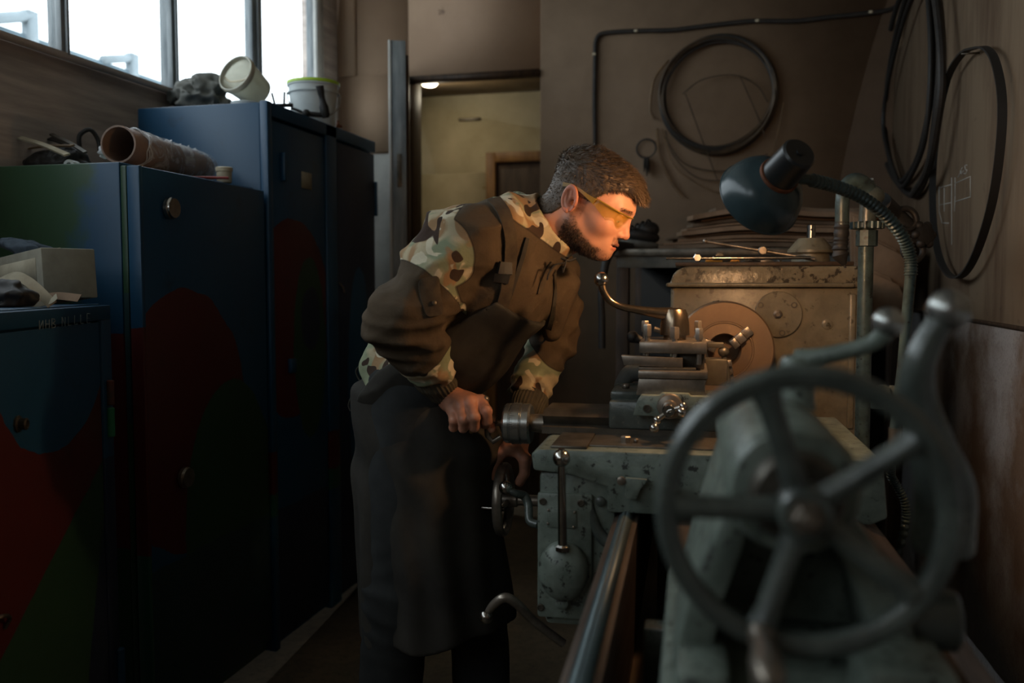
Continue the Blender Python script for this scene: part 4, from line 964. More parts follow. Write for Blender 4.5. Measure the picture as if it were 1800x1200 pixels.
# funnel-like cap with stub
q = L(1425, 448, 0.30); q.z = TZ
fc = thing('flanged_cap', 'grey flanged metal cap with an upright pin, on the headstock', 'cap', LMAT @ q)
m = MB(LMAT); zc = lambda py: L(1425, py, 0.30).z
m.rev(q, (0, 0, 1), [(0, 0.055), (zc(447) - TZ, 0.052), (zc(444) - TZ, 0.066), (zc(440) - TZ, 0.066), (zc(424) - TZ, 0.044), (zc(419) - TZ, 0.036), (zc(418) - TZ, 0.01)], 40); m.build('flange', M['cloth_grey'] if False else M['tan'], fc)
m = MB(LMAT); q2 = Vector((q.x, q.y, zc(420))); m.rev(q2, (0, 0, 1), [(0, 0.0125), (zc(396) - zc(420), 0.0125), (zc(395) - zc(420), 0.010)], 24); pn = m.build('pin', M['chrome'], fc)
m = MB(LMAT); m.sph((q.x, q.y - 0.0118, zc(404)), (0.003, 0.0015, 0.003), 10); m.build('pin_hole', M['black'], pn)
m = MB(LMAT); m.sph((q.x, q.y, zc(391)), (0.008, .008, 0.004), 12)
bits = [(1255, 447, 'orange'), (1290, 452, 'orange'), (1262, 440, 'steel_dark'), (1277, 446, 'chrome'), (1305, 452, 'steel_dark'), (1318, 444, 'chrome'), (1330, 450, 'chrome'), (1348, 452, 'steel'), (1370, 452, 'chrome'), (1310, 440, 'wire_pale')]
BL = ['yellow-handled blade lying between the two bars at left', 'small yellow wooden offcut on the headstock board', 'dark steel bracket piece standing behind the yellow handle', 'little bright steel screw beside the yellow offcut',
      'dark curled metal shaving lying on the tool board', 'little bright bolt under the slanting key bar', 'bright drill stub just left of the key boss', 'flat steel piece right below the key boss', 'bright steel nut right of the key boss', 'pale bent wire piece under the key bar']
for i, (px, py, mt) in enumerate(bits):
    q = L(px, py, 0.24 + 0.02 * (i % 3)); q.z = TZ + 0.001; m = MB(LMAT)
    if i == 0: m.prism([(-0.025, 0), (-0.022, 0.016), (0.02, 0.02), (0.028, 0.012), (0.026, 0)], q, (1, 0, 0), (0, 0, 1), (0, 0.02, 0), 0.002)
    elif i == 1: m.prism([(-0.018, 0), (-0.014, 0.012), (0.012, 0.016), (0.018, 0)], q, (1, 0, 0), (0, 0, 1), (0, 0.018, 0), 0.002)
    elif i == 2: m.prism([(-0.02, 0), (0.0, 0.034), (0.018, 0.03), (0.022, 0), (0.012, 0), (0.008, 0.02), (0, 0.02), (-0.008, 0)], q + Vector((0, 0.03, 0)), (1, 0, 0), (0, 0, 1), (0, 0.01, 0), 0.001)
    elif i in (3, 5, 6): m.rev(q + Vector((-0.012, 0, 0.005)), (1, 0.3, 0), [(0, 0.0055), (0.004, 0.0055), (0.004, 0.003), (0.024, 0.0028)], 10)
    elif i in (4, 9): m.tube(crv([q + Vector((-0.015, 0, 0.002)), q + Vector((-0.005, 0.006, 0.012)), q + Vector((0.006, 0, 0.004)), q + Vector((0.016, -0.004, 0.01))], 5), 0.0018, 6)
    elif i == 7: m.prism([(-0.02, 0), (-0.02, 0.006), (0.004, 0.009), (0.02, 0.004), (0.02, 0)], q, (1, 0, 0), (0, 0, 1), (0, 0.012, 0), 0.001)
    else: m.rev(q + Vector((0, 0, 0)), (0, 0, 1), [(0, 0.004), (0, 0.008), (0.007, 0.008), (0.007, 0.004)], 6)
    nm = ['marking_blade', 'wooden_offcut', 'angle_piece', 'screw', 'metal_shaving', 'bolt', 'drill_stub', 'steel_shim', 'nut', 'wire_piece'][i]
    tag(m.build(nm, M[mt]), BL[i], nm.replace('_', ' '))

# ------------------------------------------------------------------ things on the walls
WB = BW - 0.02


def on_back(px, py, off=0.012): return P(px, py, Y=WB - off)


cb_ = thing('wall_cable', 'black cable clipped along the back wall and down beside the doorway', 'cable', on_back(1045, 250))
m = MB(); pts = [(1046, 330), (1046, 250), (1045, 180), (1046, 100), (1047, 74), (1056, 60), (1085, 56), (1130, 54), (1180, 53), (1230, 47), (1290, 40), (1330, 37), (1400, 37), (1460, 30), (1520, 24), (1560, 18), (1580, 8), (1592, -12)]
m.tube(crv([on_back(*p) for p in pts], 4), 0.011, 10); m.build('cord', M['cable'], cb_)
for (px, py) in ((1045, 96), (1118, 55), (1331, 37), (1530, 22)):
    m = MB(); q = on_back(px, py); m.box(q, (0.018, 0.03, 0.012), 0.003); m.build('clip', M['cream'], cb_)
# big wire coil: individual turns
wcn = on_back(1262, 165, 0.03)
CLb = thing('wire_coil', 'large round coil of dark wire hanging on the back wall', 'coil', on_back(1262, 60))
Rw = (P(1368, 165, Y=WB).x - P(1158, 165, Y=WB).x) / 2
for k in range(14):
    m = MB(); r = Rw * (0.90 + 0.095 * random.random()); c = wcn + Vector((random.uniform(-0.006, 0.008), -0.012 * random.random(), random.uniform(-0.012, 0.012) + (-0.01 if k > 4 else 0))); ph = random.random() * 6
    pts = [c + Vector((math.cos(a), 0, math.sin(a))) * r * (1 + 0.012 * math.sin(3 * a + ph)) + Vector((0, 0.008 * math.sin(2 * a + ph), 0)) for a in [2 * math.pi * i / 72 for i in range(72)]]
    m.tube(pts, 0.0055 if k % 2 else 0.0075, 7, True); m.build('turn', M['wire'] if k % 3 else M['cable'], CLb)
LWc = thing('wire_coil', 'loose pale wire loops sagging below the dark coil on the back wall', 'coil', on_back(1240, 350))
loops = [[(1150, 210), (1143, 190), (1150, 140), (1175, 105)], [(1155, 225), (1160, 275), (1180, 320), (1200, 345)], [(1163, 225), (1185, 290), (1230, 325), (1272, 338), (1320, 320), (1360, 260), (1378, 180)],
         [(1168, 240), (1200, 285), (1250, 300), (1300, 296), (1350, 270)], [(1170, 230), (1182, 270), (1225, 312), (1290, 318)], [(1200, 165), (1235, 140), (1290, 132), (1330, 150), (1350, 180)], [(1205, 165), (1225, 220), (1255, 300), (1262, 318)], [(1300, 132), (1330, 200), (1345, 240)]]
for k, lp in enumerate(loops):
    m = MB(); m.tube(crv([on_back(x, y, 0.02 + 0.004 * k) for x, y in lp], 7), 0.0065 if k < 2 else 0.003, 7); m.build('loop', M['wire_pale'] if k < 3 else M['wire'], LWc)
# key ring
kr = thing('key_ring', 'large iron ring with a bunch of keys hanging on the back wall', 'keys', on_back(1137, 245))
m = MB(); q = on_back(1136, 261, 0.02); m.ring(q, (0.15, 1, 0), 0.046, 0.0045, 40, 8, sx=1.05); m.build('ring', M['cable'], kr)
for k, (dx, ln) in enumerate(((-5, 26), (0, 34), (4, 28))):
    m = MB(); a = on_back(1137 + dx * 0.5, 276, 0.025 + 0.01 * k); b = on_back(1137 + dx, 276 + ln, 0.025 + 0.01 * k)
    m.tube([a, a + (b - a) * 0.25, a + (b - a) * 0.5, b], [0.010, 0.022, 0.018, 0.006], 10, flat=0.35); m.build('key', M['cable'], kr)
# stains, nail
# right wall coils
def on_right(px, py, off=0.014): return P(px, py, X=RW - off)


HC = thing('hose_coil', 'thick dark hose and belt loops hanging on the right wall', 'coil', on_right(1600, 10))
lps = [([(1612, -60), (1577, 10), (1552, 120), (1547, 220), (1560, 290), (1590, 335), (1612, 340), (1630, 300), (1645, 200), (1652, 100), (1645, 0), (1630, -60)], 0.012),
       ([(1612, -50), (1585, 20), (1562, 130), (1556, 230), (1570, 300), (1585, 318), (1612, 280), (1632, 200), (1640, 110), (1634, 0), (1622, -50)], 0.011),
       ([(1618, -40), (1590, 30), (1560, 150), (1553, 230), (1575, 310), (1590, 325), (1622, 260), (1634, 160), (1635, 60), (1628, -40)], 0.009),
       ([(1640, -40), (1652, 60), (1655, 150), (1645, 230), (1630, 300), (1605, 342)], 0.014)]
for k, (lp, r) in enumerate(lps):
    m = MB(); m.tube(crv([on_right(x, y, 0.02 + 0.012 * k) for x, y in lp], 6), r, 9); m.build('hose_loop', M['black'] if k != 3 else M['cable'], HC)
HP = thing('belt_hoop', 'single flat black belt hoop hanging on the right wall by the chalk sketch', 'belt', on_right(1720, 84))
pts = [(1716, 84), (1690, 96), (1665, 140), (1648, 220), (1640, 300), (1640, 380), (1648, 440), (1662, 475), (1680, 488), (1700, 475), (1722, 430), (1745, 350), (1759, 250), (1761, 170), (1750, 110), (1735, 86)]
cp = crv([on_right(x, y, 0.034) for x, y in pts], 5, True)
m = MB(); ctr = sum(cp, Vector()) / len(cp); m.ribbon(cp + [cp[0]], [(p - ctr) for p in cp + [cp[0]]], 0.022, 0.003); m.build('belt', M['black'], HP)
m = MB(); q = on_right(1722, 93, 0.0); m.cyl(q, q - Vector((0.05, 0, 0)), 0.003, seg=8); m.build('nail', M['steel_dark'], HP)
m = MB()
ch = [[(1651, 328), (1651, 372), (1656, 392), (1668, 392)], [(1651, 330), (1673, 324)], [(1673, 312), (1673, 430)], [(1679, 312), (1679, 345), (1678, 372)], [(1679, 322), (1706, 310), (1706, 346), (1680, 354)], [(1652, 360), (1672, 356)],
      [(1700, 290), (1696, 291), (1697, 298), (1700, 299), (1698, 305), (1694, 305)], [(1690, 300), (1684, 312)], [(1692, 294), (1688, 300), (1690, 306), (1694, 300)], [(1660, 330), (1660, 372)]]
CHK = []
for pl_ in ch:
    for (a, b) in zip(pl_[:-1], pl_[1:]): m.tube([on_right(*a, 0.0005), on_right(*b, 0.0005)], 0.0016, 5)
tag(m.build('chalk_sketch', M['chalk']), 'white chalk part sketch with a number, drawn on the right wall', 'drawing')

# ------------------------------------------------------------------ bench and cardboard at the back
BY0, BY1 = 3.62, 4.35
bz = P(1120, 437, Y=BY0).z
bx0 = P(1076, 440, Y=BY0).x; bx1 = 0.60
BN = thing('workbench', 'tall dark steel bench against the back wall behind the lathe', 'bench', ((bx0 + bx1) / 2, (BY0 + BY1) / 2, 0))
m = MB(); m.bx(bx0, bx1, BY0, BY1, bz - 0.03, bz, 0.004); m.build('bench_top', M['steel_dark'], BN)
m = MB(); m.bx(bx0 + 0.02, bx1, BY0 + 0.01, BY0 + 0.03, bz - 0.075, bz - 0.03, 0.002); m.build('apron_rail', M['cloth_grey'], BN)
for (x_, y_) in ((bx0 + 0.04, BY0 + 0.04), (bx0 + 0.04, BY1 - 0.04), (bx1 - 0.04, BY0 + 0.04), (bx1 - 0.04, BY1 - 0.04)):
    m = MB(); m.bx(x_ - 0.025, x_ + 0.025, y_ - 0.025, y_ + 0.025, 0, bz - 0.03, 0.003); m.build('leg', M['dark_wood'], BN)
m = MB(); m.bx(bx0 + 0.05, bx1, BY1 - 0.12, BY1 - 0.1, 0.2, bz - 0.04); m.build('back_panel', M['black'], BN)
m = MB(); m.tube(crv([P(1110, 434, Y=3.66), P(1085, 432, Y=3.60), P(1072, 444, Y=3.55), P(1063, 470, Y=3.52), P(1057, 520, Y=3.5), P(1058, 560, Y=3.5), P(1058, 612, Y=3.5)], 6), [0.016, 0.02, 0.016, 0.013, 0.014], 12)
tag(m.build('hanging_hose', M['black']), 'dark bent hose hanging off the bench corner beside the man', 'hose')
rnd = random.Random(3)
zc_ = bz
LBL = ['bottom sheet of the flattened cardboard pile on the bench', 'second lowest sheet of the flattened cardboard pile', 'third sheet from the bottom of the cardboard pile', 'fourth sheet up in the cardboard pile', 'middle sheet of the cardboard pile, corner curling left',
       'sixth sheet up in the cardboard pile', 'seventh sheet up in the cardboard pile', 'uppermost but two of the piled cardboard sheets', 'uppermost but one of the piled cardboard sheets', 'topmost grey-brown sheet of the cardboard pile']
xl = [1152, 1160, 1185, 1172, 1192, 1200, 1210, 1225, 1212, 1250]
for i in range(10):
    th = [0.016, 0.007, 0.013, 0.006, 0.017, 0.008, 0.012, 0.007, 0.018, 0.014][i]; x0_ = P(xl[i], 400, Y=3.75).x; x1_ = 0.52 - rnd.random() * 0.08; y0_ = 3.66 + rnd.random() * 0.08; y1_ = 4.3
    nx, ny = 22, 8; vs = []; fs = []
    amp = 0.004 + 0.0022 * i; p1, p2 = 1.0, 2.0; px1 = rnd.random() * 6
    for s_ in (0, 1):
        for a in range(nx + 1):
            for b in range(ny + 1):
                u = a / nx; v = b / ny
                uu = x0_ + (x1_ - x0_) * u
                z = zc_ + amp * (1 + math.sin(uu * 6 + p1) * 0.6 + 0.4 * math.sin(v * 3 + uu * 10 + p2)) + s_ * th
                if i == 0: z = max(z, bz + 0.001)
                x = x0_ + (x1_ - x0_) * u + 0.02 * math.sin(v * 7 + p2) * (1 - u)
                vs.append((x, y0_ + (y1_ - y0_) * v + 0.015 * math.sin(u * 11 + p1) * (1 - v), z))
    n1 = (nx + 1) * (ny + 1); idx = lambda s_, a, b: s_ * n1 + a * (ny + 1) + b
    for a in range(nx):
        for b in range(ny):
            fs.append((idx(1, a, b), idx(1, a + 1, b), idx(1, a + 1, b + 1), idx(1, a, b + 1))); fs.append((idx(0, a, b), idx(0, a, b + 1), idx(0, a + 1, b + 1), idx(0, a + 1, b)))
    for a in range(nx):
        fs.append((idx(0, a, 0), idx(0, a + 1, 0), idx(1, a + 1, 0), idx(1, a, 0))); fs.append((idx(0, a, ny), idx(1, a, ny), idx(1, a + 1, ny), idx(0, a + 1, ny)))
    for b in range(ny):
        fs.append((idx(0, 0, b), idx(1, 0, b), idx(1, 0, b + 1), idx(0, 0, b + 1))); fs.append((idx(0, nx, b), idx(0, nx, b + 1), idx(1, nx, b + 1), idx(1, nx, b)))
    m = MB(); m.add(vs, fs)
    tag(m.build('cardboard_sheet', M['cardboard' if i % 3 else 'cardboard2'], sharp=50), LBL[i], 'cardboard', 'flattened cardboard on the back bench')
    zc_ += th + 0.0015
LB2 = ['folded cardboard leaning upright behind the coolant pipe', 'cardboard sheet leaning lowest at the bench right end', 'cardboard sheet drooping off the bench behind the lamp arm']
for i, (pl2, yy) in enumerate((([(1500, 380), (1560, 400), (1598, 440), (1600, 470), (1560, 520), (1505, 540)], 3.45), ([(1510, 470), (1580, 500), (1600, 545), (1560, 580), (1512, 575)], 3.3), ([(1530, 420), (1590, 450), (1602, 500), (1575, 540), (1528, 520)], 3.38))):
    pp = [P(x, y, Y=yy) for x, y in pl2]; m = MB(); o_ = pp[0]
    m.prism([((p - o_).x, (p - o_).z) for p in pp], o_, (1, 0, 0), (0, 0.0, 1), (0, 0.012, 0), 0.002)
    for k in range(3):
        m.prism([((p - o_).x * (1 - 0.04 * k) - 0.01, (p - o_).z * (1 - 0.05 * k)) for p in pp], o_ + Vector((0, 0.016 + 0.016 * k, 0.01 * k)), (1, 0, 0), (0, 0, 1), (0, 0.010, 0), 0.002)
    tag(m.build('cardboard_sheet', M['cardboard'], sharp=50), LB2[i], 'cardboard', 'drooping cardboard beside the bench')
# shoe-like bundle
sh = thing('work_shoe', 'black work shoe with a pale sole standing on the bench behind the man', 'shoe', P(1128, 428, Y=3.75))
bzz = bz
m = MB(); c = P(1124, 420, Y=3.75); c.z = bzz + 0.022; m.sph(c, (0.085, 0.05, 0.022), 24, (0, 6, 20)); m.build('sole', M['cloth_grey'], sh)
m = MB(); m.sph(c + Vector((0.005, 0, 0.035)), (0.08, 0.048, 0.032), 24, (0, 8, 20)); m.sph(c + Vector((0.03, 0.01, 0.06)), (0.05, 0.045, 0.035), 20); m.build('upper', M['black'], sh)
for k in range(4):
    m = MB(); q = c + Vector((-0.03 + 0.022 * k, -0.02, 0.068 + 0.008 * k)); m.tube(crv([q + Vector((-0.01, -0.035, -0.018)), q + Vector((0, -0.005, 0.006)), q + Vector((0.008, 0.03, 0.0))], 5), 0.004, 7); m.build('lace', M['black'], sh)
# ------------------------------------------------------------------ implicit surfaces for cloth and body
_rg = np.random.RandomState(5)
_LAT = _rg.rand(32, 32, 32)


def vnoise(p):
    i = np.floor(p).astype(int); f = p - i; f = f * f * (3 - 2 * f); i0 = i & 31; i1 = (i + 1) & 31
    g = lambda a, b, c: _LAT[a[:, 0], b[:, 1], c[:, 2]]
    x, y, z = f[:, 0], f[:, 1], f[:, 2]
    c00 = g(i0, i0, i0) * (1 - x) + g(i1, i0, i0) * x; c10 = g(i0, i1, i0) * (1 - x) + g(i1, i1, i0) * x
    c01 = g(i0, i0, i1) * (1 - x) + g(i1, i0, i1) * x; c11 = g(i0, i1, i1) * (1 - x) + g(i1, i1, i1) * x
    return (c00 * (1 - y) + c10 * y) * (1 - z) + (c01 * (1 - y) + c11 * y) * z - 0.5


def fbm(p, o=3):
    s = 0; a = 1.0
    for k in range(o): s = s + a * vnoise(p * (2 ** k) + 7.3 * k); a *= 0.5
    return s


def A3(v): return np.array([v[0], v[1], v[2]], float)


def rc(p, a, b, ra, rb):
    a = A3(a); b = A3(b); ab = b - a; t = np.clip(((p - a) @ ab) / (ab @ ab), 0, 1)
    return np.linalg.norm(p - a - t[:, None] * ab, axis=1) - (ra + (rb - ra) * t)


def ell(p, c, r, R=None):
    q = p - A3(c)
    if R is not None: q = q @ R
    r = np.array(r, float); k0 = np.linalg.norm(q / r, axis=1); k1 = np.linalg.norm(q / (r * r), axis=1) + 1e-9
    return k0 * (k0 - 1) / k1


def smin(a, b, k):
    h = np.maximum(k - np.abs(a - b), 0) / k; return np.minimum(a, b) - h * h * k * 0.25


def smax(a, b, k): return -smin(-a, -b, k)


def rotm(axis, deg):
    return np.array(Matrix.Rotation(math.radians(deg), 3, axis))


def surfnet(fn, lo, hi, h, B=8, margin=1.6):
    lo = np.array(lo, float); n = np.ceil((np.array(hi) - lo) / h).astype(int)
    n = ((n + B - 1) // B) * B; nb = n // B
    ci = np.stack(np.meshgrid(*[np.arange(k) for k in nb], indexing='ij'), -1).reshape(-1, 3)
    fc = fn(lo + (ci + 0.5) * B * h)
    act = np.abs(fc) < B * h * 0.87 * margin
    V = np.full(tuple(n + 1), 1.0, np.float32)
    sg = np.where(fc < 0, -1.0, 1.0).reshape(nb)
    V[:-1, :-1, :-1] = np.repeat(np.repeat(np.repeat(sg, B, 0), B, 1), B, 2)
    off = np.stack(np.meshgrid(*[np.arange(B + 1)] * 3, indexing='ij'), -1).reshape(-1, 3)
    ai = ci[act]
    for s in range(0, len(ai), 400):
        idx = (ai[s:s + 400, None, :] * B + off[None]).reshape(-1, 3)
        V[idx[:, 0], idx[:, 1], idx[:, 2]] = fn(lo + idx * h)
    ins = V < 0
    c = [ins[i:n[0] + i, j:n[1] + j, k:n[2] + k] for i in (0, 1) for j in (0, 1) for k in (0, 1)]
    cnt = sum(x.astype(np.int8) for x in c)
    cells = np.argwhere((cnt > 0) & (cnt < 8))
    ids = np.full(tuple(n), -1, np.int64); ids[cells[:, 0], cells[:, 1], cells[:, 2]] = np.arange(len(cells))
    cor = np.array([(i, j, k) for i in (0, 1) for j in (0, 1) for k in (0, 1)])
    cv_ = np.stack([V[cells[:, 0] + o[0], cells[:, 1] + o[1], cells[:, 2] + o[2]] for o in cor], 1)
    acc = np.zeros((len(cells), 3)); w = np.zeros(len(cells))
    for a in range(8):
        for b in range(a + 1, 8):
            if np.abs(cor[a] - cor[b]).sum() != 1: continue
            m = (cv_[:, a] < 0) != (cv_[:, b] < 0)
            t = cv_[:, a] / (cv_[:, a] - cv_[:, b] + 1e-12)
            pt = cor[a] + t[:, None] * (cor[b] - cor[a]); acc[m] += pt[m]; w[m] += 1
    verts = lo + (cells + acc / w[:, None]) * h
    faces = []
    for ax in range(3):
        o1, o2 = [(1, 2), (2, 0), (0, 1)][ax]
        sl0 = [slice(0, n[0] + 1)] * 3; s0 = [slice(None)] * 3; s1 = [slice(None)] * 3
        s0[ax] = slice(0, n[ax]); s1[ax] = slice(1, n[ax] + 1)
        d = ins[tuple(s0)] != ins[tuple(s1)]
        e = np.argwhere(d)
        ok = (e[:, o1] > 0) & (e[:, o2] > 0) & (e[:, o1] < n[o1]) & (e[:, o2] < n[o2]); e = e[ok]
        u1 = np.zeros(3, int); u1[o1] = 1; u2 = np.zeros(3, int); u2[o2] = 1
        q = [ids[tuple((e + s).T)] for s in (-u1 - u2, -u2, 0 * u1, -u1)]
        q = np.stack(q, 1); fl = ins[tuple(e.T)]
        q[~fl] = q[~fl][:, ::-1]
        faces.append(q[(q >= 0).all(1)])
    return verts, np.concatenate(faces)


def sdf_part(fn, lo, hi, h, name, mat, parent=None, attrs=None, post=None, loc=None, relax=1):
    v, f = surfnet(fn, lo, hi, h)
    for _ in range(relax):
        e = 0.001
        d = fn(v); g = np.stack([fn(v + np.eye(3)[k] * e) - d for k in range(3)], 1) / e
        gn = np.linalg.norm(g, axis=1, keepdims=True) + 1e-6
        v = v - g / gn * np.clip(d[:, None] / gn, -h, h) * 0.8
    m = MB(); m.v = [Vector(x) for x in v]; m.f = [tuple(int(i) for i in x) for x in f]
    at = {k: fn_(v) for k, fn_ in attrs.items()} if attrs else None
    o = m.build(name, mat, parent, fix=False, attrs=at, loc=loc)
    return o


def grad(fn, p, e=0.002):
    p = np.array(p, float).reshape(1, 3); d = fn(p)[0]
    return Vector([(fn(p + np.eye(3)[k] * e)[0] - d) / e for k in range(3)]).normalized()


def hit(px, py, fn, t0=1.2):
    d = cf + cr_ * (px - 900) / F + cu * (600 - py) / F; d = d / np.linalg.norm(d); t = t0
    for _ in range(120):
        s = fn((CAMP + d * t).reshape(1, 3))[0]
        if s < 0.0008: break
        t += s * 0.7
        if t > 4: return None, None
    p = CAMP + d * t
    return Vector(p), grad(fn, p)


# ------------------------------------------------------------------ things on the cabinets
def blob(name, label, cat, mat, c, r, amp, fr, h, R=None, floor_z=None, seed=0.0, kind=None):
    c = A3(c)
    def fn(p):
        d = ell(p, c, r, R)
        q = (p - c) * fr + seed
        d = d + amp * (np.abs(fbm(q, 3)) * 2 - 0.35) + amp * 0.8 * fbm(q * np.array([0.5, 0.5, 2.2]) + 3, 2)
        if floor_z is not None: d = smax(d, floor_z - p[:, 2], 0.004)
        return d
    rr = max(r) * 1.25 + amp
    lo = c - rr; hi = c + rr
    o = sdf_part(fn, lo, hi, h, name, mat)
    tag(o, label, cat, kind=None); return o


# paper tube in stretch film on the low cabinet
a = P(207, 236, Y=2.24); b = P(352, 266, Y=2.74)
a.z = lowz + 0.052 + 0.014; b.z = lowz + 0.0565
tb = thing('cardboard_tube', 'large brown cardboard tube wrapped in film lying on the low cabinet', 'tube', a)
d = (b - a).normalized(); ln = (b - a).length
m = MB(); m.rev(a, d, [(0, 0.048), (0.0, 0.053), (ln, 0.050), (ln, 0.045), (0.0, 0.048)], 44, False); m.build('tube_wall', M['tube'], tb)
m = MB(); pr = []
for k in range(24):
    s = 0.07 + (ln - 0.06) * k / 23; pr.append((s, 0.0555 + 0.003 * random.random()))
m.rev(a, d, pr, 44, False); vv = m.v
for i, v in enumerate(vv): vv[i] = v + Vector((random.uniform(-1, 1), random.uniform(-1, 1), random.uniform(-1, 1))) * 0.0012
m.build('stretch_film', M['film'], tb)
x_, y_, z_ = frame(d); m = MB()
for k in range(4):
    ph = random.random() * 3; s = 0.066 + 0.006 * k
    m.tube([a + d * (s + 0.006 * math.sin(5 * t + ph)) + (x_ * math.cos(t) + y_ * math.sin(t)) * (0.057 + 0.002 * math.sin(7 * t + ph)) for t in [2 * math.pi * i / 60 for i in range(60)]], 0.0016, 5, True)
for k in range(7):
    s = ln * (0.55 + 0.06 * k); q = a + d * s + y_ * 0.0 + Vector((0, 0, 0.056)); m.tube([q + Vector((random.uniform(-.015, .015), random.uniform(-.015, .015), random.uniform(-0.004, .008))) for _ in range(5)], 0.0022, 5)
fm_ = NT('bunched_film'); fm_.b.inputs['Alpha'].default_value = 0.6; M['film2'] = fm_.out(sr(225, 230, 234), 0.2)
m.build('bunched_film', M['film2'], tb)
blob('rubber_scraps', 'heap of black rubber scraps under the strips on the low cabinet', 'scraps', M['black'], Vector((P(88, 262, Y=2.36).x, 2.40, lowz + 0.026)), (0.105, 0.08, 0.058), 0.022, 20, 0.005, floor_z=lowz + 0.001)
# jar
q = P(394, 300, Y=2.66); q.z = lowz
jr = thing('plastic_jar', 'small cream plastic jar with a screw lid on the low cabinet', 'jar', q)
m = MB(); m.rev(q, (0, 0, 1), [(0, 0.022), (0.002, 0.0235), (0.034, 0.0245), (0.036, 0.022)], 28); m.build('jar_body', M['cream'], jr)
m = MB(); m.rev(q + Vector((0, 0, 0.036)), (0, 0, 1), [(0, 0.0265), (0.012, 0.0275), (0.014, 0.024)], 28); m.build('lid', M['cream'], jr)
# strips and bits left of the tube
specs = [((35, 242), (118, 272), 2.35, 'paper', 0.018, 'pale strip leaning highest in the pile left of the cardboard tube'), ((42, 262), (128, 256), 2.4, 'wire_pale', 0.014, 'yellowish batten lying in the pile left of the cardboard tube'),
         ((40, 272), (112, 274), 2.32, 'paper', 0.014, 'pale flat batten lowest in front of the strip pile'), ((66, 238), (140, 262), 2.5, 'black', 0.02, 'black strip crossing the back of the strip pile'), ((90, 236), (150, 268), 2.42, 'steel_dark', 0.012, 'dark strip at the right of the strip pile')]
for k, (p0, p1, yy, mt, w, lb) in enumerate(specs):
    a = P(p0[0], p0[1], Y=yy); b = P(p1[0], p1[1], Y=yy - 0.08); a.z = max(a.z, lowz + 0.006); b.z = max(b.z, lowz + 0.006); m = MB(); mid = (a + b) / 2; mid.z += 0.004
    if k in (2,): a.z = b.z = mid.z = lowz + 0.004
    m.ribbon(crv([a, mid, b], 6), [(0.1, -0.5, 1)] * 13, w, 0.0025); tag(m.build('wooden_strip' if k != 3 else 'rubber_strip', M[mt]), lb, 'strip', 'strips piled on the low cabinet')
m = MB(); q = P(133, 270, Y=2.3); q.z = lowz + 0.016; m.rev(q, (0.2, -1, 0), [(0, 0.008), (0, 0.016), (0.04, 0.016), (0.04, 0.008), (0, 0.008)], 28, False); tag(m.build('tape_roll', M['plastic_w']), 'small white roll of tape standing on the low cabinet', 'tape')
blob('crumpled_film', 'crumpled ball of clear film behind the near end of the tube', 'film', M['film2'], P(190, 268, Y=2.34), (0.03, 0.03, 0.02), 0.014, 40, 0.004, floor_z=lowz + 0.001)
m = MB(); m.tube(crv([P(140, 262, Y=2.5), P(140, 238, Y=2.5), P(158, 228, Y=2.52), P(172, 245, Y=2.54), P(176, 268, Y=2.54)], 6), 0.007, 9); tag(m.build('bent_cable', M['black']), 'black cable loop behind the roll of tape', 'cable')
m = MB(); a = P(318, 296, Y=2.52); b = P(402, 306, Y=2.58); a.z = b.z = lowz + 0.005; m.rev(a, b - a, [(0, 0.001), (0.012, 0.0045), ((b - a).length, 0.0045)], 8); tag(m.build('red_pencil', plain('red_pencil_paint', sr(140, 44, 36), 0.5)), 'red pencil lying at the low cabinet front edge', 'pencil')
m = MB(); a = P(280, 287, Y=2.45); b = P(320, 296, Y=2.5); a.z = b.z = lowz + 0.006; m.rev(a, b - a, [(0, 0.004), (0.01, 0.006), ((b - a).length, 0.005)], 10); tag(m.build('steel_punch', M['steel_dark']), 'dark little punch lying between the tube and the red pencil', 'tool')

# on the tall cabinet
TZ2 = tallz
cc_ = P(352, 158, Y=3.12); cc_.z = TZ2 + 0.065
blob('crumpled_rag', 'crumpled dark grey rag heaped on the tall cabinet by the window', 'rag', M['cloth_grey'], cc_, (0.105, 0.09, 0.105), 0.05, 13, 0.006, floor_z=TZ2 + 0.002)
q = P(424, 165, Y=3.08); q.z = TZ2
m = MB(); bk = thing('plastic_tub', 'empty translucent plastic tub tipped toward the camera on the tall cabinet', 'tub', q)
o_ = P(413, 128, Y=3.0); dd = Vector((0.18, 0.9, -0.38)).normalized()
m.rev(o_, dd, [(0.0, 0.068), (0.0, 0.0715), (0.012, 0.072), (0.030, 0.071), (0.034, 0.0685), (0.10, 0.062), (0.13, 0.058), (0.13, 0.001), (0.128, 0.001), (0.127, 0.056), (0.03, 0.066), (0.0, 0.068)], 44, False); m.build('tub_wall', M['frost'], bk)
m = MB(); m.rev(o_ + dd * 0.016, dd, [(-0.016, 0.0725), (-0.012, 0.0745), (0.002, 0.0745), (0.006, 0.0725)], 44, False); m.build('rim_band', M['cream'], bk)
m = MB(); x_, y_, z_ = frame(dd); m.tube(crv([o_ + x_ * 0.066 + dd * .02, o_ + x_ * 0.03 + y_ * -0.02 + dd * 0.02, o_ + x_ * -0.03 + y_ * -0.02 + dd * 0.02, o_ - x_ * 0.066 + dd * .02], 6), 0.0035, 8); m.build('bail_handle', M['cream'], bk)
q = P(430, 172, Y=3.0); q.z = TZ2; m = MB(); m.rev(q, (0, 0, 1), [(0, 0.045), (0.034, 0.049), (0.036, 0.046)], 32); tag(m.build('white_tub_lid', M['plastic_w']), 'low white plastic dish propping up the translucent tub', 'dish')
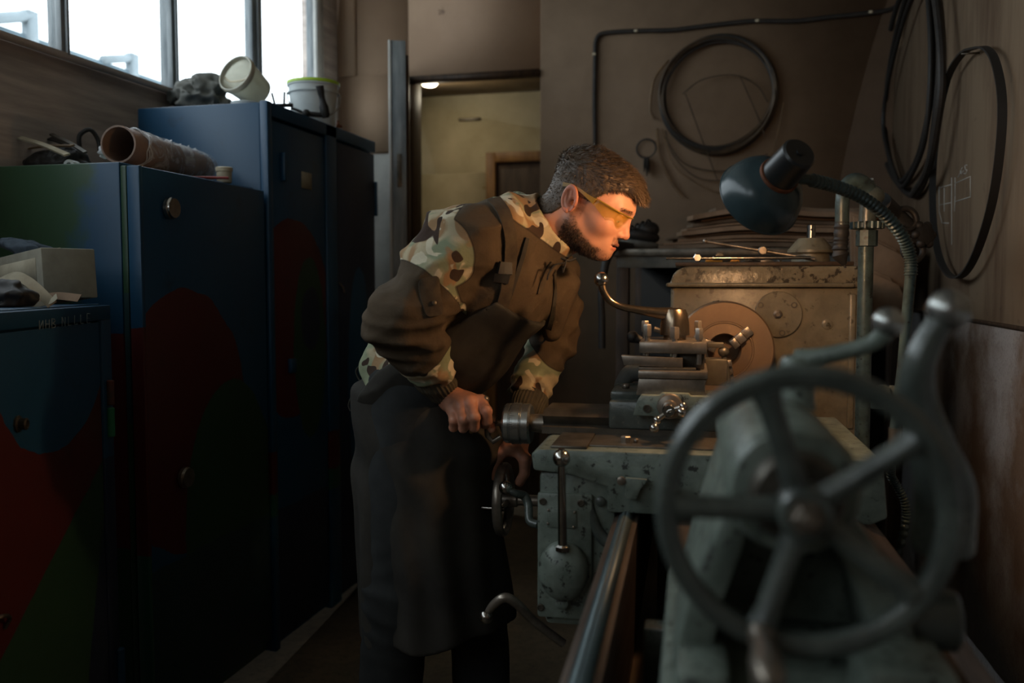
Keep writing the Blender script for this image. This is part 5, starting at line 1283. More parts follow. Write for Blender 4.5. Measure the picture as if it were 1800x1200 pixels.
# bucket
q = P(566, 200, Y=3.42); q.z = TZ2; q.x = -1.70
wb = thing('bucket', 'white plastic bucket with a lime green lid on the tall cabinet', 'bucket', q)
rb = 0.098; zt = P(566, 150, Y=3.42).z - TZ2
m = MB(); m.rev(q, (0, 0, 1), [(0, 0.084), (0.003, 0.087), (zt * 0.8, rb - 0.002), (zt * 0.8, rb + 0.004), (zt * 0.83, rb + 0.005), (zt * 0.84, rb), (zt * 0.96, rb + 0.001), (zt * 0.97, rb + 0.006), (zt, rb + 0.006)], 48); m.build('bucket_body', M['plastic_w'], wb)
m = MB(); m.rev(q + Vector((0, 0, zt)), (0, 0, 1), [(-0.004, rb + 0.003), (0.002, rb + 0.008), (0.012, rb + 0.007), (0.014, rb - 0.002), (0.010, rb - 0.006), (0.009, 0.01)], 48); m.build('lid', M['lime'], wb)
m = MB(); hp = [q + Vector((math.cos(t) * (rb + 0.007), math.sin(t) * (rb + 0.007) * 1.0, zt * 0.82 - 0.11 * abs(math.sin((t + 2.6) * 1.0)) ** 0.8)) for t in np.linspace(-2.6, 0.54, 20)]
m.tube(hp, 0.0028, 8); m.build('wire_handle', M['steel'], wb)
# clamps in front of bucket
ck_ = thing('pipe_clamp', 'dark iron bar clamp lying on the tall cabinet front edge', 'clamp', P(500, 178, Y=3.05))
a = P(470, 181, Y=2.98); b = P(514, 172, Y=3.05); a.z = TZ2 + 0.016; b.z = a.z + 0.012
m = MB(); m.cyl(a, b, 0.007, seg=12); m.build('bar', M['black'], ck_)
m = MB(); u = P(500, 162, Y=3.04); m.cyl(a + (b - a) * 0.66, u, 0.004, seg=10); m.cyl(P(478, 164, Y=3.02), a + (b - a) * 0.3, 0.004, seg=10); m.build('peg', M['black'], ck_)
wr = thing('socket_wrench', 'black upright spanner handle on the tall cabinet, in front of the white bucket', 'wrench', P(570, 215, Y=3.1))
m = MB(); base = P(572, 216, Y=3.18); base.z = TZ2 + 0.012; top = P(562, 151, Y=3.16)
m.rev(base, top - base, [(-0.01, 0.012), (0.0, 0.017), (0.03, 0.018), (0.045, 0.013), (0.06, 0.011), (0.075, 0.012), ((top - base).length - 0.03, 0.013), ((top - base).length, 0.015)], 20); m.build('shaft', M['black'], wr)
m = MB(); a = P(538, 197, Y=3.14); a.z = TZ2 + 0.014; m.cyl(a, base, 0.009, seg=12); m.sph(a, 0.016, 14); m.cyl(P(512, 190, Y=3.12) * 1.0, a, 0.005, seg=10); m.build('cross_arm', M['black'], wr)
q = P(622, 232, Y=3.56); q.z = TZ2; q.x = -1.66; m = MB(); m.rev(q, (0, 0, 1), [(0, 0.016), (0.03, 0.017), (0.032, 0.01)], 18)
sj = thing('small_bottle', 'small red and white bottle at the far end of the tall cabinet', 'bottle', q); m.build('bottle_body', M['plastic_w'], sj)
m = MB(); m.rev(q + Vector((0, 0, 0.03)), (0, 0, 1), [(0, 0.018), (0.012, 0.018), (0.014, 0.007), (0.034, 0.004)], 18); m.build('cap', M['rust'], sj)

# on the short cabinet
def on_short(x, y, z): return SCM @ Vector((x, y, z))


TZ3 = SZ
bp = SCM.inverted() @ P(100, 520, Y=1.80)
cx = SCM.inverted() @ P(140, 525, Z=TZ3)
bx_ = thing('cardboard_box', 'pale grey cardboard box lying on the short cabinet at the left edge', 'box', P(90, 515, Z=TZ3 + 0.01))
c0 = P(104, 500, Y=1.86); c0.z = TZ3 + 0.012
BMt = Matrix.Translation(c0) @ Matrix.Rotation(math.radians(-24), 4, 'Z') @ Matrix.Rotation(math.radians(-5), 4, 'Y')
m = MB(BMt); m.box((-0.14, 0.02, 0.061), (0.32, 0.13, 0.120), 0.003); m.build('carton', M['box'], bx_)
m = MB(BMt); m.box((-0.14, 0.0, 0.1215), (0.322, 0.002, 0.001)); m.box((-0.14, -0.0455, 0.07), (0.26, 0.001, 0.06)); m.build('flap', M['paper'], bx_)
bl_c = BMt @ Vector((-0.215, 0.03, 0.121 + 0.021))
blob('folded_glove', 'slate blue cloth glove resting on the cardboard box at the left edge', 'glove', M['cloth_blue'], bl_c, (0.085, 0.05, 0.026), 0.018, 16, 0.005, R=rotm('Y', 14))
for k, (pl_, mt, w, lb) in enumerate(([[(-30, 512), (20, 486), (45, 492), (70, 512), (92, 538)], 'paper', 0.022, 'curling paper strip nearest the left edge on the short cabinet'], [[(30, 552), (60, 542), (88, 530), (100, 520)], 'paper', 0.014, 'short paper scrap overhanging the short cabinet front edge'],
                             [[(70, 524), (100, 520), (140, 524)], 'cardboard', 0.02, 'flat brown cardboard scrap under the carton'])):
    m = MB(); pts = []
    for (x, y) in pl_:
        p = P(x, y, Y=1.66 if k < 2 else 1.72); p.z = max(p.z, TZ3 + 0.004 if k != 1 else TZ3 + 0.003); pts.append(p)
    pts = crv(pts, 6); m.ribbon(pts, [(0.2, -0.8, 0.6)] * len(pts), w, 0.0008); tag(m.build('paper_strip' if k < 2 else 'cardboard_scrap', M[mt]), lb, 'paper')
q = P(15, 530, Y=1.60); q.z = TZ3 + 0.02
blob('oily_rag', 'black oily rag bunched at the left edge of the short cabinet', 'rag', M['steel_dark'] if False else M['black'], q, (0.06, 0.05, 0.035), 0.02, 18, 0.005, floor_z=TZ3 + 0.001)
# ------------------------------------------------------------------ the man
def T(px, py, Y): return A3(P(px, py, Y=Y))


PR = thing('person', 'bearded man in camouflage work jacket, dark apron and amber safety glasses leaning over the lathe', 'person', (P(720, 690, Y=2.05).x, 2.05, 0))
# --- head frame
HO = T(1006, 360, 1.975)                        # near ear canal
pitch = math.radians(31)
hf = np.array([math.cos(pitch), 0, -math.sin(pitch)]); hu = np.array([math.sin(pitch), 0, math.cos(pitch)]); hl = np.array([0, 1.0, 0])
yaw = math.radians(-4)                          # slightly towards the camera
Rz = rotm('Z', -9 + 5)
HR = np.stack([Rz @ hf, Rz @ hl, Rz @ hu], 1)  # columns: forward, lateral (away from camera), up
HC = HO + HR @ np.array([0, 0.074, 0.0])
HS = 1.0


def tohead(p): return (p - HC) @ HR / HS


def headfn(p):
    q = tohead(p); m = q.copy(); m[:, 1] = np.abs(m[:, 1]); d = ell(q, (0.006, 0, 0.040), (0.093, 0.074, 0.078))
    d = smin(d, ell(q, (0.050, 0, 0.046), (0.058, 0.060, 0.056)), 0.03)
    d = smin(d, ell(q, (0.052, 0, -0.005), (0.056, 0.058, 0.066)), 0.03)
    d = smin(d, rc(m, (0.012, 0.050, -0.036), (0.088, 0.012, -0.062), 0.018, 0.016), 0.026)          # jaw
    d = smin(d, ell(q, (0.060, 0, -0.050), (0.045, 0.036, 0.024)), 0.025)
    d = smin(d, ell(m, (0.068, 0.040, -0.004), (0.026, 0.022, 0.022)), 0.02)                           # cheek
    d = smin(d, rc(m, (0.099, 0.006, 0.047), (0.086, 0.040, 0.045), 0.0105, 0.010), 0.014)             # brow
    d = smax(d, -(np.linalg.norm(m - np.array([0.109, 0.033, 0.024]), axis=1) - 0.0175), 0.012)       # socket
    d = smin(d, ell(q, (0.090, 0, -0.036), (0.024, 0.032, 0.026)), 0.016)                              # muzzle
    d = smin(d, rc(q, (0.104, 0, 0.034), (0.121, 0, -0.002), 0.0065, 0.0095), 0.010)                   # nose
    d = smin(d, ell(q, (0.121, 0, -0.0035), (0.0095, 0.0098, 0.0085)), 0.006)
    d = smin(d, ell(m, (0.1125, 0.0105, -0.0075), (0.0085, 0.0062, 0.0068)), 0.005)                    # wing
    d = smax(d, -ell(m, (0.1155, 0.0055, -0.0145), (0.006, 0.0028, 0.004)), 0.003)
    d = smin(d, ell(q, (0.1135, 0, -0.0305), (0.0068, 0.021, 0.0052)), 0.003)                          # lips
    d = smin(d, ell(q, (0.1115, 0, -0.0410), (0.0072, 0.0185, 0.0062)), 0.003)
    d = smax(d, -ell(q, (0.1165, 0, -0.0354), (0.016, 0.027, 0.0017)), 0.002)
    d = smin(d, ell(q, (0.099, 0, -0.062), (0.0165, 0.021, 0.0155)), 0.014)                            # chin
    # eyeballs with lids
    eb = np.linalg.norm(m - np.array([0.0895, 0.0315, 0.0225]), axis=1)
    d = smin(d, np.maximum(eb - 0.0130, -(np.abs(m[:, 2] - 0.0195 + (m[:, 0] - .09) * 0.3) - 0.0028)), 0.002)
    d = np.minimum(d, eb - 0.0122)
    # ears
    Re = rotm('Y', -20) @ rotm('Z', 16)
    c = np.array([-0.008, 0.0765, 0.006])
    e = m - c; e = e @ Re
    prof = np.sqrt((e[:, 0] / 0.0185) ** 2 + (e[:, 2] / 0.031) ** 2)
    s = np.where(e[:, 2] < 0, 1.0 + 0.25 * np.clip(-e[:, 2] / 0.03, 0, 1), 1.0); prof = prof * s
    er = (prof - 1) * 0.0185
    disk = np.sqrt(np.maximum(er, 0) ** 2 + np.maximum(np.abs(e[:, 1]) - 0.0035, 0) ** 2) + np.minimum(np.maximum(er, np.abs(e[:, 1]) - 0.0035), 0)
    helix = np.sqrt((er + 0.001) ** 2 + (e[:, 1] - 0.005) ** 2) - 0.0036
    helix = np.where((e[:, 2] < -0.012) & (e[:, 0] > 0), helix + 0.004, helix)
    anti = np.sqrt((er + 0.0085) ** 2 + (e[:, 1] - 0.0035) ** 2) - 0.0024
    anti = np.where(e[:, 0] > 0.004, anti + 0.01, anti)
    ear = smin(disk, helix, 0.004); ear = smin(ear, anti, 0.003)
    ear = smin(ear, ell(e, (0.0145, 0.004, -0.004), (0.004, 0.004, 0.006)), 0.004)
    ear = smax(ear, -ell(e, (0.0050, 0.007, -0.003), (0.0085, 0.0105, 0.0115)), 0.002); ear = smax(ear, -ell(e, (-0.004, 0.006, 0.010), (0.0035, 0.005, 0.012)), 0.002)
    d = smin(d, ear, 0.005)
    # neck
    nb = (NB - HC) @ HR
    d = smin(d, rc(q, (-0.022, 0, -0.012), nb, 0.058, 0.066), 0.02)
    d = smin(d, rc(q, (0.020, 0, -0.045), nb + np.array([0.03, 0, 0.0]), 0.036, 0.05), 0.03)
    return d * HS


NB = T(930, 432, 2.05)
# --- torso points
Pn, Pc, Pb, Pw = T(925, 432, 2.05), T(872, 498, 2.05), T(795, 592, 2.05), T(722, 668, 2.05)
YS = np.array([1.0, 0.72, 1.0])


def torso(p, g=0.0):
    q = p * YS; s = lambda a: a * YS
    d = rc(q, s(Pn), s(Pc), 0.085 + g, 0.118 + g)
    d = smin(d, rc(q, s(Pc), s(Pb), 0.118 + g, 0.122 + g), 0.05)
    d = smin(d, rc(q, s(Pb), s(Pw), 0.122 + g, 0.116 + g), 0.05)
    return d


NS, NE, NWR = T(806, 432, 1.865), T(702, 566, 1.785), T(787, 694, 1.935)
FS, FE, FWR = T(958, 482, 2.245), T(972, 590, 2.30), T(908, 752, 2.13)


def lfold(p, amp, fr, dirv, sd=0.0):
    """long soft folds running across dirv"""
    n = fbm(p * 7 + sd, 2)
    u = (p @ dirv) * fr + n * 2.2
    return amp * (np.abs(np.sin(u)) - 0.5)


def nv(v): return v / np.linalg.norm(v)


def sleeve(p, S_, E_, W_, r, sd):
    a = rc(p, S_, E_, r[0], r[1]); b = rc(p, E_, E_ + (W_ - E_) * 0.62, r[1], r[2])
    d = smin(a, b, 0.035)
    de = np.linalg.norm(p - E_, axis=1); dw = np.linalg.norm(p - (E_ + (W_ - E_) * 0.66), axis=1)
    we = np.exp(-(de / 0.085) ** 2); ww = np.exp(-(dw / 0.06) ** 2)
    d = d + we * lfold(p, 0.017, 70, nv(nv(E_ - S_) + nv(W_ - E_)), sd) + ww * lfold(p, 0.014, 100, nv(W_ - E_), sd + 4)
    d = d + (1 - we) * lfold(p, 0.010, 38, nv(nv(E_ - S_) + np.array([0.3, 0.5, 0.1])), sd + 9)
    return d


def jacket(p):
    d = torso(p, 0.0)
    d = smin(d, sleeve(p, NS, NE, NWR, (0.092, 0.070, 0.056), 1.0), 0.035)
    d = smin(d, sleeve(p, FS, FE, FWR, (0.085, 0.066, 0.052), 5.0), 0.035)
    # shoulders and hood roll
    d = smin(d, rc(p, T(880, 405, 1.93), T(905, 400, 2.17), 0.07, 0.07), 0.05)
    d = smin(d, rc(p, T(905, 372, 2.0), T(908, 372, 2.1), 0.042, 0.042), 0.03)
    # loose far front panel
    d = smin(d, rc(p, T(985, 500, 2.16), T(968, 585, 2.16), 0.045, 0.03), 0.04)
    # hem bulge
    d = smin(d, rc(p, T(668, 640, 1.97), T(690, 600, 1.98), 0.045, 0.06), 0.03)
    d = d + lfold(p, 0.009, 26, nv(np.array([0.6, 0.3, -0.75])), 2) + 0.016 * fbm(p * 11 + 2, 3)
    ax = nv(Pw - Pb); d = smax(d, (p - (Pw + ax * 0.055)) @ ax, 0.02)
    # collar
    ca_, cb2 = T(925, 428, 2.05), T(985, 385, 2.045)
    ax2 = nv(cb2 - ca_)
    q = p - ca_; t = q @ ax2; rad = np.linalg.norm(q - t[:, None] * ax2, axis=1)
    cr2 = 0.088 - 0.10 * np.clip(t, 0, 0.12)
    tilt = 0.0
    up = nv(np.cross(np.array([0, 1.0, 0]), ax2)); h_ = q @ up
    lim = 0.088 + 0.10 * h_ * -1 if False else 0.085 + h_ * 0.0
    col = np.maximum(np.abs(rad - cr2 + 0.004) - 0.0055, np.maximum(t - 0.078 - 0.12 * np.abs(h_), -t - 0.03))
    d = smin(d, col, 0.02)
    neck = np.where(t > -0.0, rad - (cr2 - 0.012), 1.0)
    d = smax(d, -np.maximum(rad - (cr2 - 0.012), -(t + 0.012)), 0.006)
    return d


def brownfn(p):
    """>0 where the plain brown panels are sewn on"""
    u = nv(NE - NS); t = ((p - NS) @ u) / np.linalg.norm(NE - NS)
    w = nv(NWR - NE); t2 = ((p - NE) @ w) / np.linalg.norm(NWR - NE)
    da = rc(p, NS, NE, 0, 0); db = rc(p, NE, NWR, 0, 0)
    near = 0.125 - np.minimum(da, db)
    el = np.minimum(t - 0.50, np.where(db < da, 0.44 - t2, 0.44)) * 0.25
    el = np.minimum(el, near)
    # yoke and chest panels: torso part in front of the sleeve seam
    sx = nv(Pc - Pn); tt = (p - Pn) @ nv(Pw - Pn)
    seam = 0.088 - rc(p, NS, NE, 0, 0)
    seam2 = 0.080 - rc(p, FS, FE, 0, 0)
    arm_c = T(795, 448, 1.9); dxz = np.hypot(p[:, 0] - arm_c[0], p[:, 2] - arm_c[2]) - 0.080
    dxz = np.where(p[:, 1] < 2.0, dxz, 0.2)
    yoke = np.minimum(dxz, 0.20 - tt); yoke = np.minimum(yoke, p[:, 0] - T(838, 400, 1.95)[0])
    yoke = np.minimum(yoke, tt + 0.045)
    coll = 0.115 - np.linalg.norm(p - T(945, 400, 2.05), axis=1)
    yoke = np.minimum(yoke, -coll + 0.02)
    return np.maximum(el, yoke)


def foldfn(p): return brownfn(p)


t = NT('camouflage_jacket_cloth')
o_ = t.tc.outputs['Object']
n1 = t.noise(9, 2, 0.5, stretch=(1, 1, 1.5), dist=0.8); n2 = t.noise(12.5, 2, 0.5, stretch=(1.3, 1, 0.9), dist=0.9)
mp = t.n.new('ShaderNodeMapping'); mp.inputs['Location'].default_value = (3.1, 1.7, 5.2); t.lk(o_, mp.inputs[0])
n3 = t.noise(21, 1.2, 0.4, vec=mp.outputs[0], stretch=(1.1, 1, 0.8), dist=0.35)
mp2 = t.n.new('ShaderNodeMapping'); mp2.inputs['Location'].default_value = (-2.1, 4.7, 1.2); t.lk(o_, mp2.inputs[0])
n4 = t.noise(26, 1.5, 0.4, vec=mp2.outputs[0], dist=0.6)
c = t.mix(t.ramp(n1, [(0.44, 0.0), (0.52, 1.0)]), sr(186, 172, 142), sr(140, 148, 120))
c = t.mix(t.ramp(n2, [(0.53, 0.0), (0.60, 1.0)]), c, sr(160, 128, 94))
c = t.mix(t.ramp(n4, [(0.60, 0.0), (0.63, 1.0)]), c, sr(212, 202, 176))
c = t.mix(t.ramp(n3, [(0.63, 0.0), (0.638, 1.0)]), c, sr(66, 52, 44))
br = t.math('GREATER_THAN', t.attr('panel'), 0.0)
seam_ = t.math('LESS_THAN', t.math('ABSOLUTE', t.attr('panel')), 0.0016)
pc = t.mix(t.noise(14, 4), sr(92, 78, 62), sr(74, 63, 50))
c = t.mix(br, c, pc); c = t.mix(t.math('MULTIPLY', seam_, 0.6), c, sr(40, 34, 28))
t.bump(t.noise(420, 2), 0.25, 0.0006); t.bump(t.noise(28, 4, 0.6), 0.5, 0.006)
M['camo'] = t.out(c, 0.9, spec=0.2)
lo = np.min([Pw, Pn, NE, FE, NWR, FWR], 0) - 0.17; hi = np.max([Pn, FE, FS, NS, T(1000, 340, 2.05)], 0) + 0.13
jk = sdf_part(jacket, lo, hi, 0.0058, 'camouflage_jacket', M['camo'], PR, attrs={'panel': brownfn})
jk['label'] = 'camouflage jacket with plain brown yoke and elbow panels'

# --- hands
def chain(p, pts, rs, k=0.004):
    d = None
    for i in range(len(pts) - 1):
        e = rc(p, pts[i], pts[i + 1], rs[i], rs[i + 1]); d = e if d is None else smin(d, e, k)
    return d


RW_ = T(785, 695, 1.935)
def rhand(p):
    mc = [T(846, 706, 1.900), T(827, 708, 1.880), T(810, 714, 1.877), T(795, 720, 1.888)]
    pip = [T(855, 722, 1.866), T(834, 733, 1.850), T(815, 737, 1.850), T(798, 738, 1.862)]
    dip = [T(856, 740, 1.876), T(834, 750, 1.868), T(814, 752, 1.866), T(797, 751, 1.878)]
    tip = [T(850, 746, 1.898), T(834, 749, 1.892), T(816, 750, 1.890), T(802, 748, 1.900)]
    R0 = [0.0125, 0.0125, 0.0118, 0.0108]
    d = None
    for i in range(4):
        e = rc(p, RW_ + (mc[i] - RW_) * 0.12, mc[i], 0.018, 0.0145 - i * 0.0006)
        d = e if d is None else smin(d, e, 0.022)
    d = smin(d, rc(p, NE + (NWR - NE) * 0.75, RW_, 0.031, 0.026), 0.02)
    pal = rc(p, T(800, 712, 1.935), T(838, 722, 1.915), 0.019, 0.016); d = smin(d, pal, 0.02)
    for i in range(4):
        f_ = chain(p, [mc[i], pip[i], dip[i], tip[i]], [R0[i] + 0.001, R0[i], R0[i] * 0.9, R0[i] * 0.8])
        d = smin(d, f_, 0.0055)
        d = smin(d, np.linalg.norm(p - (mc[i] + np.array([0, -0.002, 0.003])), axis=1) - 0.0125, 0.006)
    th = chain(p, [T(818, 700, 1.935), T(846, 720, 1.932), T(860, 740, 1.915), T(864, 754, 1.900)], [0.018, 0.0135, 0.0115, 0.0088]); d = smin(d, th, 0.007)
    return d + 0.0012 * fbm(p * 55, 2)


LWp = T(910, 758, 2.125)
def lhand(p):
    wy_ = wcw.y
    d = rc(p, FWR, LWp, 0.029, 0.027)
    ys = [-0.026, -0.006, 0.014, 0.033]
    mc = [T(907, 790, wy_ + 0.00), T(911, 787, wy_ + 0.022), T(914, 787, wy_ + 0.044), T(916, 790, wy_ + 0.064)]
    pip = [T(921, 808, wy_ - 0.010), T(925, 806, wy_ + 0.012), T(926, 808, wy_ + 0.034), T(926, 812, wy_ + 0.054)]
    dip = [T(921, 832, wy_ - 0.008), T(923, 832, wy_ + 0.012), T(923, 832, wy_ + 0.032), T(922, 832, wy_ + 0.05)]
    tip = [T(912, 847, wy_ - 0.006), T(914, 848, wy_ + 0.012), T(914, 846, wy_ + 0.032), T(913, 843, wy_ + 0.05)]
    R0 = [0.012, 0.0122, 0.0115, 0.0105]
    for i in range(4):
        d = smin(d, rc(p, LWp, mc[i], 0.019, 0.0145), 0.02)
    d = smin(d, rc(p, T(893, 786, wy_ - 0.01), T(902, 790, wy_ + 0.03), 0.017, 0.016), 0.02)
    for i in range(4): d = smin(d, chain(p, [mc[i], pip[i], dip[i], tip[i]], [R0[i] + 0.0015, R0[i], R0[i] * 0.9, R0[i] * 0.78]), 0.0055)
    th = chain(p, [T(896, 784, wy_ + 0.01), T(880, 796, wy_ - 0.012), T(870, 816, wy_ - 0.012), T(868, 838, wy_ - 0.008)], [0.019, 0.015, 0.0118, 0.0088]); d = smin(d, th, 0.008)
    return d + 0.0012 * fbm(p * 55, 2)


wcw = LMAT @ wc
sk = NT('skin')
nn = sk.noise(26, 5, 0.6); n2 = sk.noise(160, 3, 0.6)
c = sk.mix(nn, sr(214, 158, 128), sr(196, 136, 108))
c = sk.mix(sk.ramp(sk.attr('lips'), [(0.0, 0.0), (1.0, 0.65)]), c, sr(170, 84, 74))
c = sk.mix(sk.ramp(sk.attr('red'), [(0.0, 0.0), (1.0, 0.45)]), c, sr(200, 104, 84))
sn = sk.math('MULTIPLY', sk.attr('beard'), sk.ramp(sk.noise(300, 2), [(0.3, 0.55), (0.7, 1.0)]))
c = sk.mix(sk.math('MULTIPLY', sn, 0.8), c, sr(70, 52, 42))
c = sk.mix(sk.attr('grime'), c, sr(110, 82, 66))
c = sk.mix(sk.attr('eye'), c, sr(206, 198, 188)); c = sk.mix(sk.attr('iris'), c, sr(50, 38, 30))
sk.bump(n2, 0.25, 0.0006); sk.b.inputs['Subsurface Weight'].default_value = 0.12; sk.b.inputs['Subsurface Radius'].default_value = (0.012, 0.005, 0.003)
sk.b.inputs['Subsurface Scale'].default_value = 0.6
M['skin'] = sk.out(c, 0.48)


def sstep(a, b, x): t = np.clip((x - a) / (b - a), 0, 1); return t * t * (3 - 2 * t)


def hairmask(q):
    """1 on the scalp (head frame coordinates)"""
    x, y, z = q[:, 0], np.abs(q[:, 1]), q[:, 2]
    front = 0.082 + 0.35 * np.maximum(0.10 - x, -0.02) * 0 
    # hairline height as a function of x
    hl_ = np.interp(x, [-0.12, -0.05, -0.035, -0.02, 0.0, 0.02, 0.032, 0.045, 0.060, 0.078, 0.092, 0.12], [-0.052, -0.050, -0.040, -0.014, 0.022, 0.024, 0.026, 0.050, 0.070, 0.078, 0.084, 0.088])
    sb = (np.abs(x - 0.022) < 0.010) & (z > -0.004) & (y > 0.05)
    return z - hl_


def beardmask(q):
    x, y, z = q[:, 0], np.abs(q[:, 1]), q[:, 2]
    # jaw band rising to the ear
    top = np.interp(x, [0.0, 0.015, 0.03, 0.05, 0.075, 0.092, 0.11, 0.13], [-0.012, -0.012, -0.028, -0.042, -0.050, -0.050, -0.049, -0.049])
    b = sstep(-0.003, 0.010, top - z) * sstep(-0.012, 0.01, x)
    mo_ = sstep(0, 0.004, 0.010 - np.abs(z + 0.0245)) * sstep(0, 0.004, 0.026 - y) * sstep(0.1, 0.104, x) * 0.8
    sb = sstep(0, 0.006, 0.012 - np.abs(x - 0.018)) * sstep(-0.035, -0.015, z) * (z < 0.03)
    g = np.where(z < -0.085, 0, 1.0)
    lp = sstep(0, 0.003, 0.013 - np.abs(z + 0.0355)) * (x > 0.100) * (y < 0.022)
    return np.clip(np.maximum(np.maximum(b * (1 - lp) * (0.55 + 0.45 * sstep(0.105, 0.08, x)), mo_), sb * 0.5), 0, 1) * g


def body_mesh():
    vs = []; fs = []; at = {k: [] for k in ('lips', 'red', 'beard', 'grime', 'eye', 'iris')}
    def put(v, f, head=False, hand=False):
        o = sum(len(x) for x in vs); vs.append(v); fs.append(f + o); z = np.zeros(len(v))
        if head:
            q = tohead(v); x, y, zz_ = q[:, 0], np.abs(q[:, 1]), q[:, 2]
            at['lips'].append(sstep(0, 0.003, 0.0105 - np.abs(zz_ + 0.0355)) * (x > 0.104) * sstep(0, 0.004, 0.021 - y))
            at['red'].append(np.clip(sstep(0.0735, 0.082, y) * (x < 0.02) + 0.6 * sstep(0.112, 0.122, x) * (zz_ > -0.02) + 0.35 * np.exp(-(((x - 0.075) / 0.02) ** 2 + ((zz_ + 0.005) / 0.02) ** 2)), 0, 1))
            hm = hairmask(q); bd = np.maximum(beardmask(q), sstep(-0.004, 0.004, hm) * 0.9 * (y < 0.0765)); at['beard'].append(bd)
            at['grime'].append(z + 0.0)
            eb = np.linalg.norm(np.stack([x - 0.0895, y - 0.0315, zz_ - 0.0225], 1), axis=1)
            ey = (eb < 0.0126) & (np.abs(zz_ - 0.0195) < 0.0045) & (x > 0.096); at['eye'].append(ey * 1.0)
            ir = ey & (np.hypot(y - 0.0315, zz_ - 0.018) < 0.0052); at['iris'].append(ir * 1.0)
        else:
            for k in at: at[k].append(z + (0.0))
            if hand: at['red'][-1] = 0.35 + z; at['grime'][-1] = np.clip(fbm(v * 40, 3) * 0.9 + 0.28, 0, 0.55)
    v, f = surfnet(headfn, HC - 0.17, HC + 0.17, 0.0022); put(v, f, head=True)
    c = (RW_ + T(840, 730, 1.88)) / 2; v, f = surfnet(rhand, c - 0.09, c + 0.09, 0.002); put(v, f, hand=True)
    c = T(900, 800, wcw.y + 0.03); v, f = surfnet(lhand, c - 0.10, c + 0.10, 0.002); put(v, f, hand=True)
    def inner(p):
        d = torso(p, -0.03)
        for (a, b, e) in ((NS, NE, NWR), (FS, FE, FWR)): d = smin(d, smin(rc(p, a, b, 0.05, 0.04), rc(p, b, a * 0 + e, 0.04, 0.027), 0.02), 0.03)
        d = smin(d, rc(p, Pn, T(960, 400, 2.05), 0.06, 0.055), 0.03)
        for lg in LEGS: d = smin(d, smin(rc(p, lg[0], lg[1], 0.075, 0.05), rc(p, lg[1], lg[2], 0.05, 0.04), 0.03), 0.04)
        return d
    v, f = surfnet(inner, (lo[0], 1.6, 0.05), (hi[0], 2.5, hi[2]), 0.013); put(v, f)
    V_ = np.concatenate(vs); F_ = np.concatenate(fs)
    m = MB(); m.v = [Vector(x) for x in V_]; m.f = [tuple(int(i) for i in x) for x in F_]
    return m.build('body', M['skin'], PR, fix=False, attrs={k: np.concatenate(x) for k, x in at.items()})


kx_ = lambda px, py, Y: T(px, py, Y)
LEGS = [(T(725, 700, 1.96), kx_(700, 1050, 1.93), None), (T(735, 700, 2.14), kx_(835, 1010, 2.16), None)]
LEGS = [(a, b, np.array([b[0] - 0.05, b[1], 0.09])) for a, b, _ in LEGS[:1]] + [(LEGS[1][0], LEGS[1][1], np.array([LEGS[1][1][0] + 0.03, LEGS[1][1][1], 0.09]))]
body = body_mesh()
# --- cuffs
def cuff(E_, W_, r0, r1, nm, p0, p1, sdn):
    w = nv(W_ - E_); a = E_ + (W_ - E_) * p0; b = E_ + (W_ - E_) * p1; n = 26
    m = MB(); x_, y_, z_ = frame(Vector(w)); seg = 64; vs = []; fs = []
    for i in range(n + 1):
        t_ = i / n; c = a + (b - a) * t_; r = r0 + (r1 - r0) * t_ + 0.003 * math.sin(t_ * math.pi)
        for k in range(seg):
            an = 2 * math.pi * k / seg; rr = r + (0.0012 if k % 2 else -0.0006) + 0.001 * math.sin(t_ * 14 + an * 2)
            vs.append(Vector(c) + (x_ * math.cos(an) + y_ * math.sin(an)) * rr)
    for i in range(n):
        for k in range(seg): k2 = (k + 1) % seg; fs.append((i * seg + k, i * seg + k2, (i + 1) * seg + k2, (i + 1) * seg + k))
    fs.append(tuple(n * seg + k for k in range(seg)))
    m.add(vs, fs); return m.build('knit_cuff', M['knit'], PR)


cuff(NE, RW_, 0.047, 0.0345, 'a', 0.64, 0.97, 0)
cuff(FE, LWp, 0.046, 0.034, 'b', 0.64, 0.985, 0)

# --- trousers and boots
def trousers(p):
    d = rc(p * YS, Pw * YS, T(728, 700, 2.05) * YS, 0.105, 0.118)
    for i, (a, b, c) in enumerate(LEGS):
        e = smin(rc(p, a, b, 0.098, 0.078), rc(p, b, c, 0.078, 0.066), 0.03)
        db = np.linalg.norm(p - b, axis=1); e = e + np.exp(-(db / 0.12) ** 2) * lfold(p, 0.008, 60, np.array([0, 0, 1.0]), i) + 0.006 * fbm(p * 10 + i, 2)
        d = smin(d, e, 0.03)
    return smax(d, 0.075 - p[:, 2], 0.006)


sdf_part(trousers, (lo[0] - 0.05, 1.7, 0.04), (T(950, 900, 2.1)[0], 2.42, Pw[2] + 0.1), 0.010, 'trousers', M['trousers'], PR)
for (a, b, c) in LEGS:
    def boot(p, c=c):
        q = p - np.array([c[0], c[1], 0])
        d = rc(q, (-0.01, 0, 0.05), (0.0, 0, 0.16), 0.046, 0.05); d = smin(d, rc(q * np.array([1, 1, 1.25]), (0.0, 0, 0.06), (0.16, 0, 0.05), 0.048, 0.045), 0.03)
        d = smin(d, np.maximum(rc(q * np.array([1, 1, 0.3]), (-0.02, 0, 0.0), (0.165, 0, 0.0), 0.05, 0.049), q[:, 2] - 0.03), 0.004)
        return smax(d, 0.001 - p[:, 2], 0.003)
    sdf_part(boot, (c[0] - 0.09, c[1] - 0.08, -0.01), (c[0] + 0.24, c[1] + 0.08, 0.23), 0.007, 'boot', M['boot'], PR)

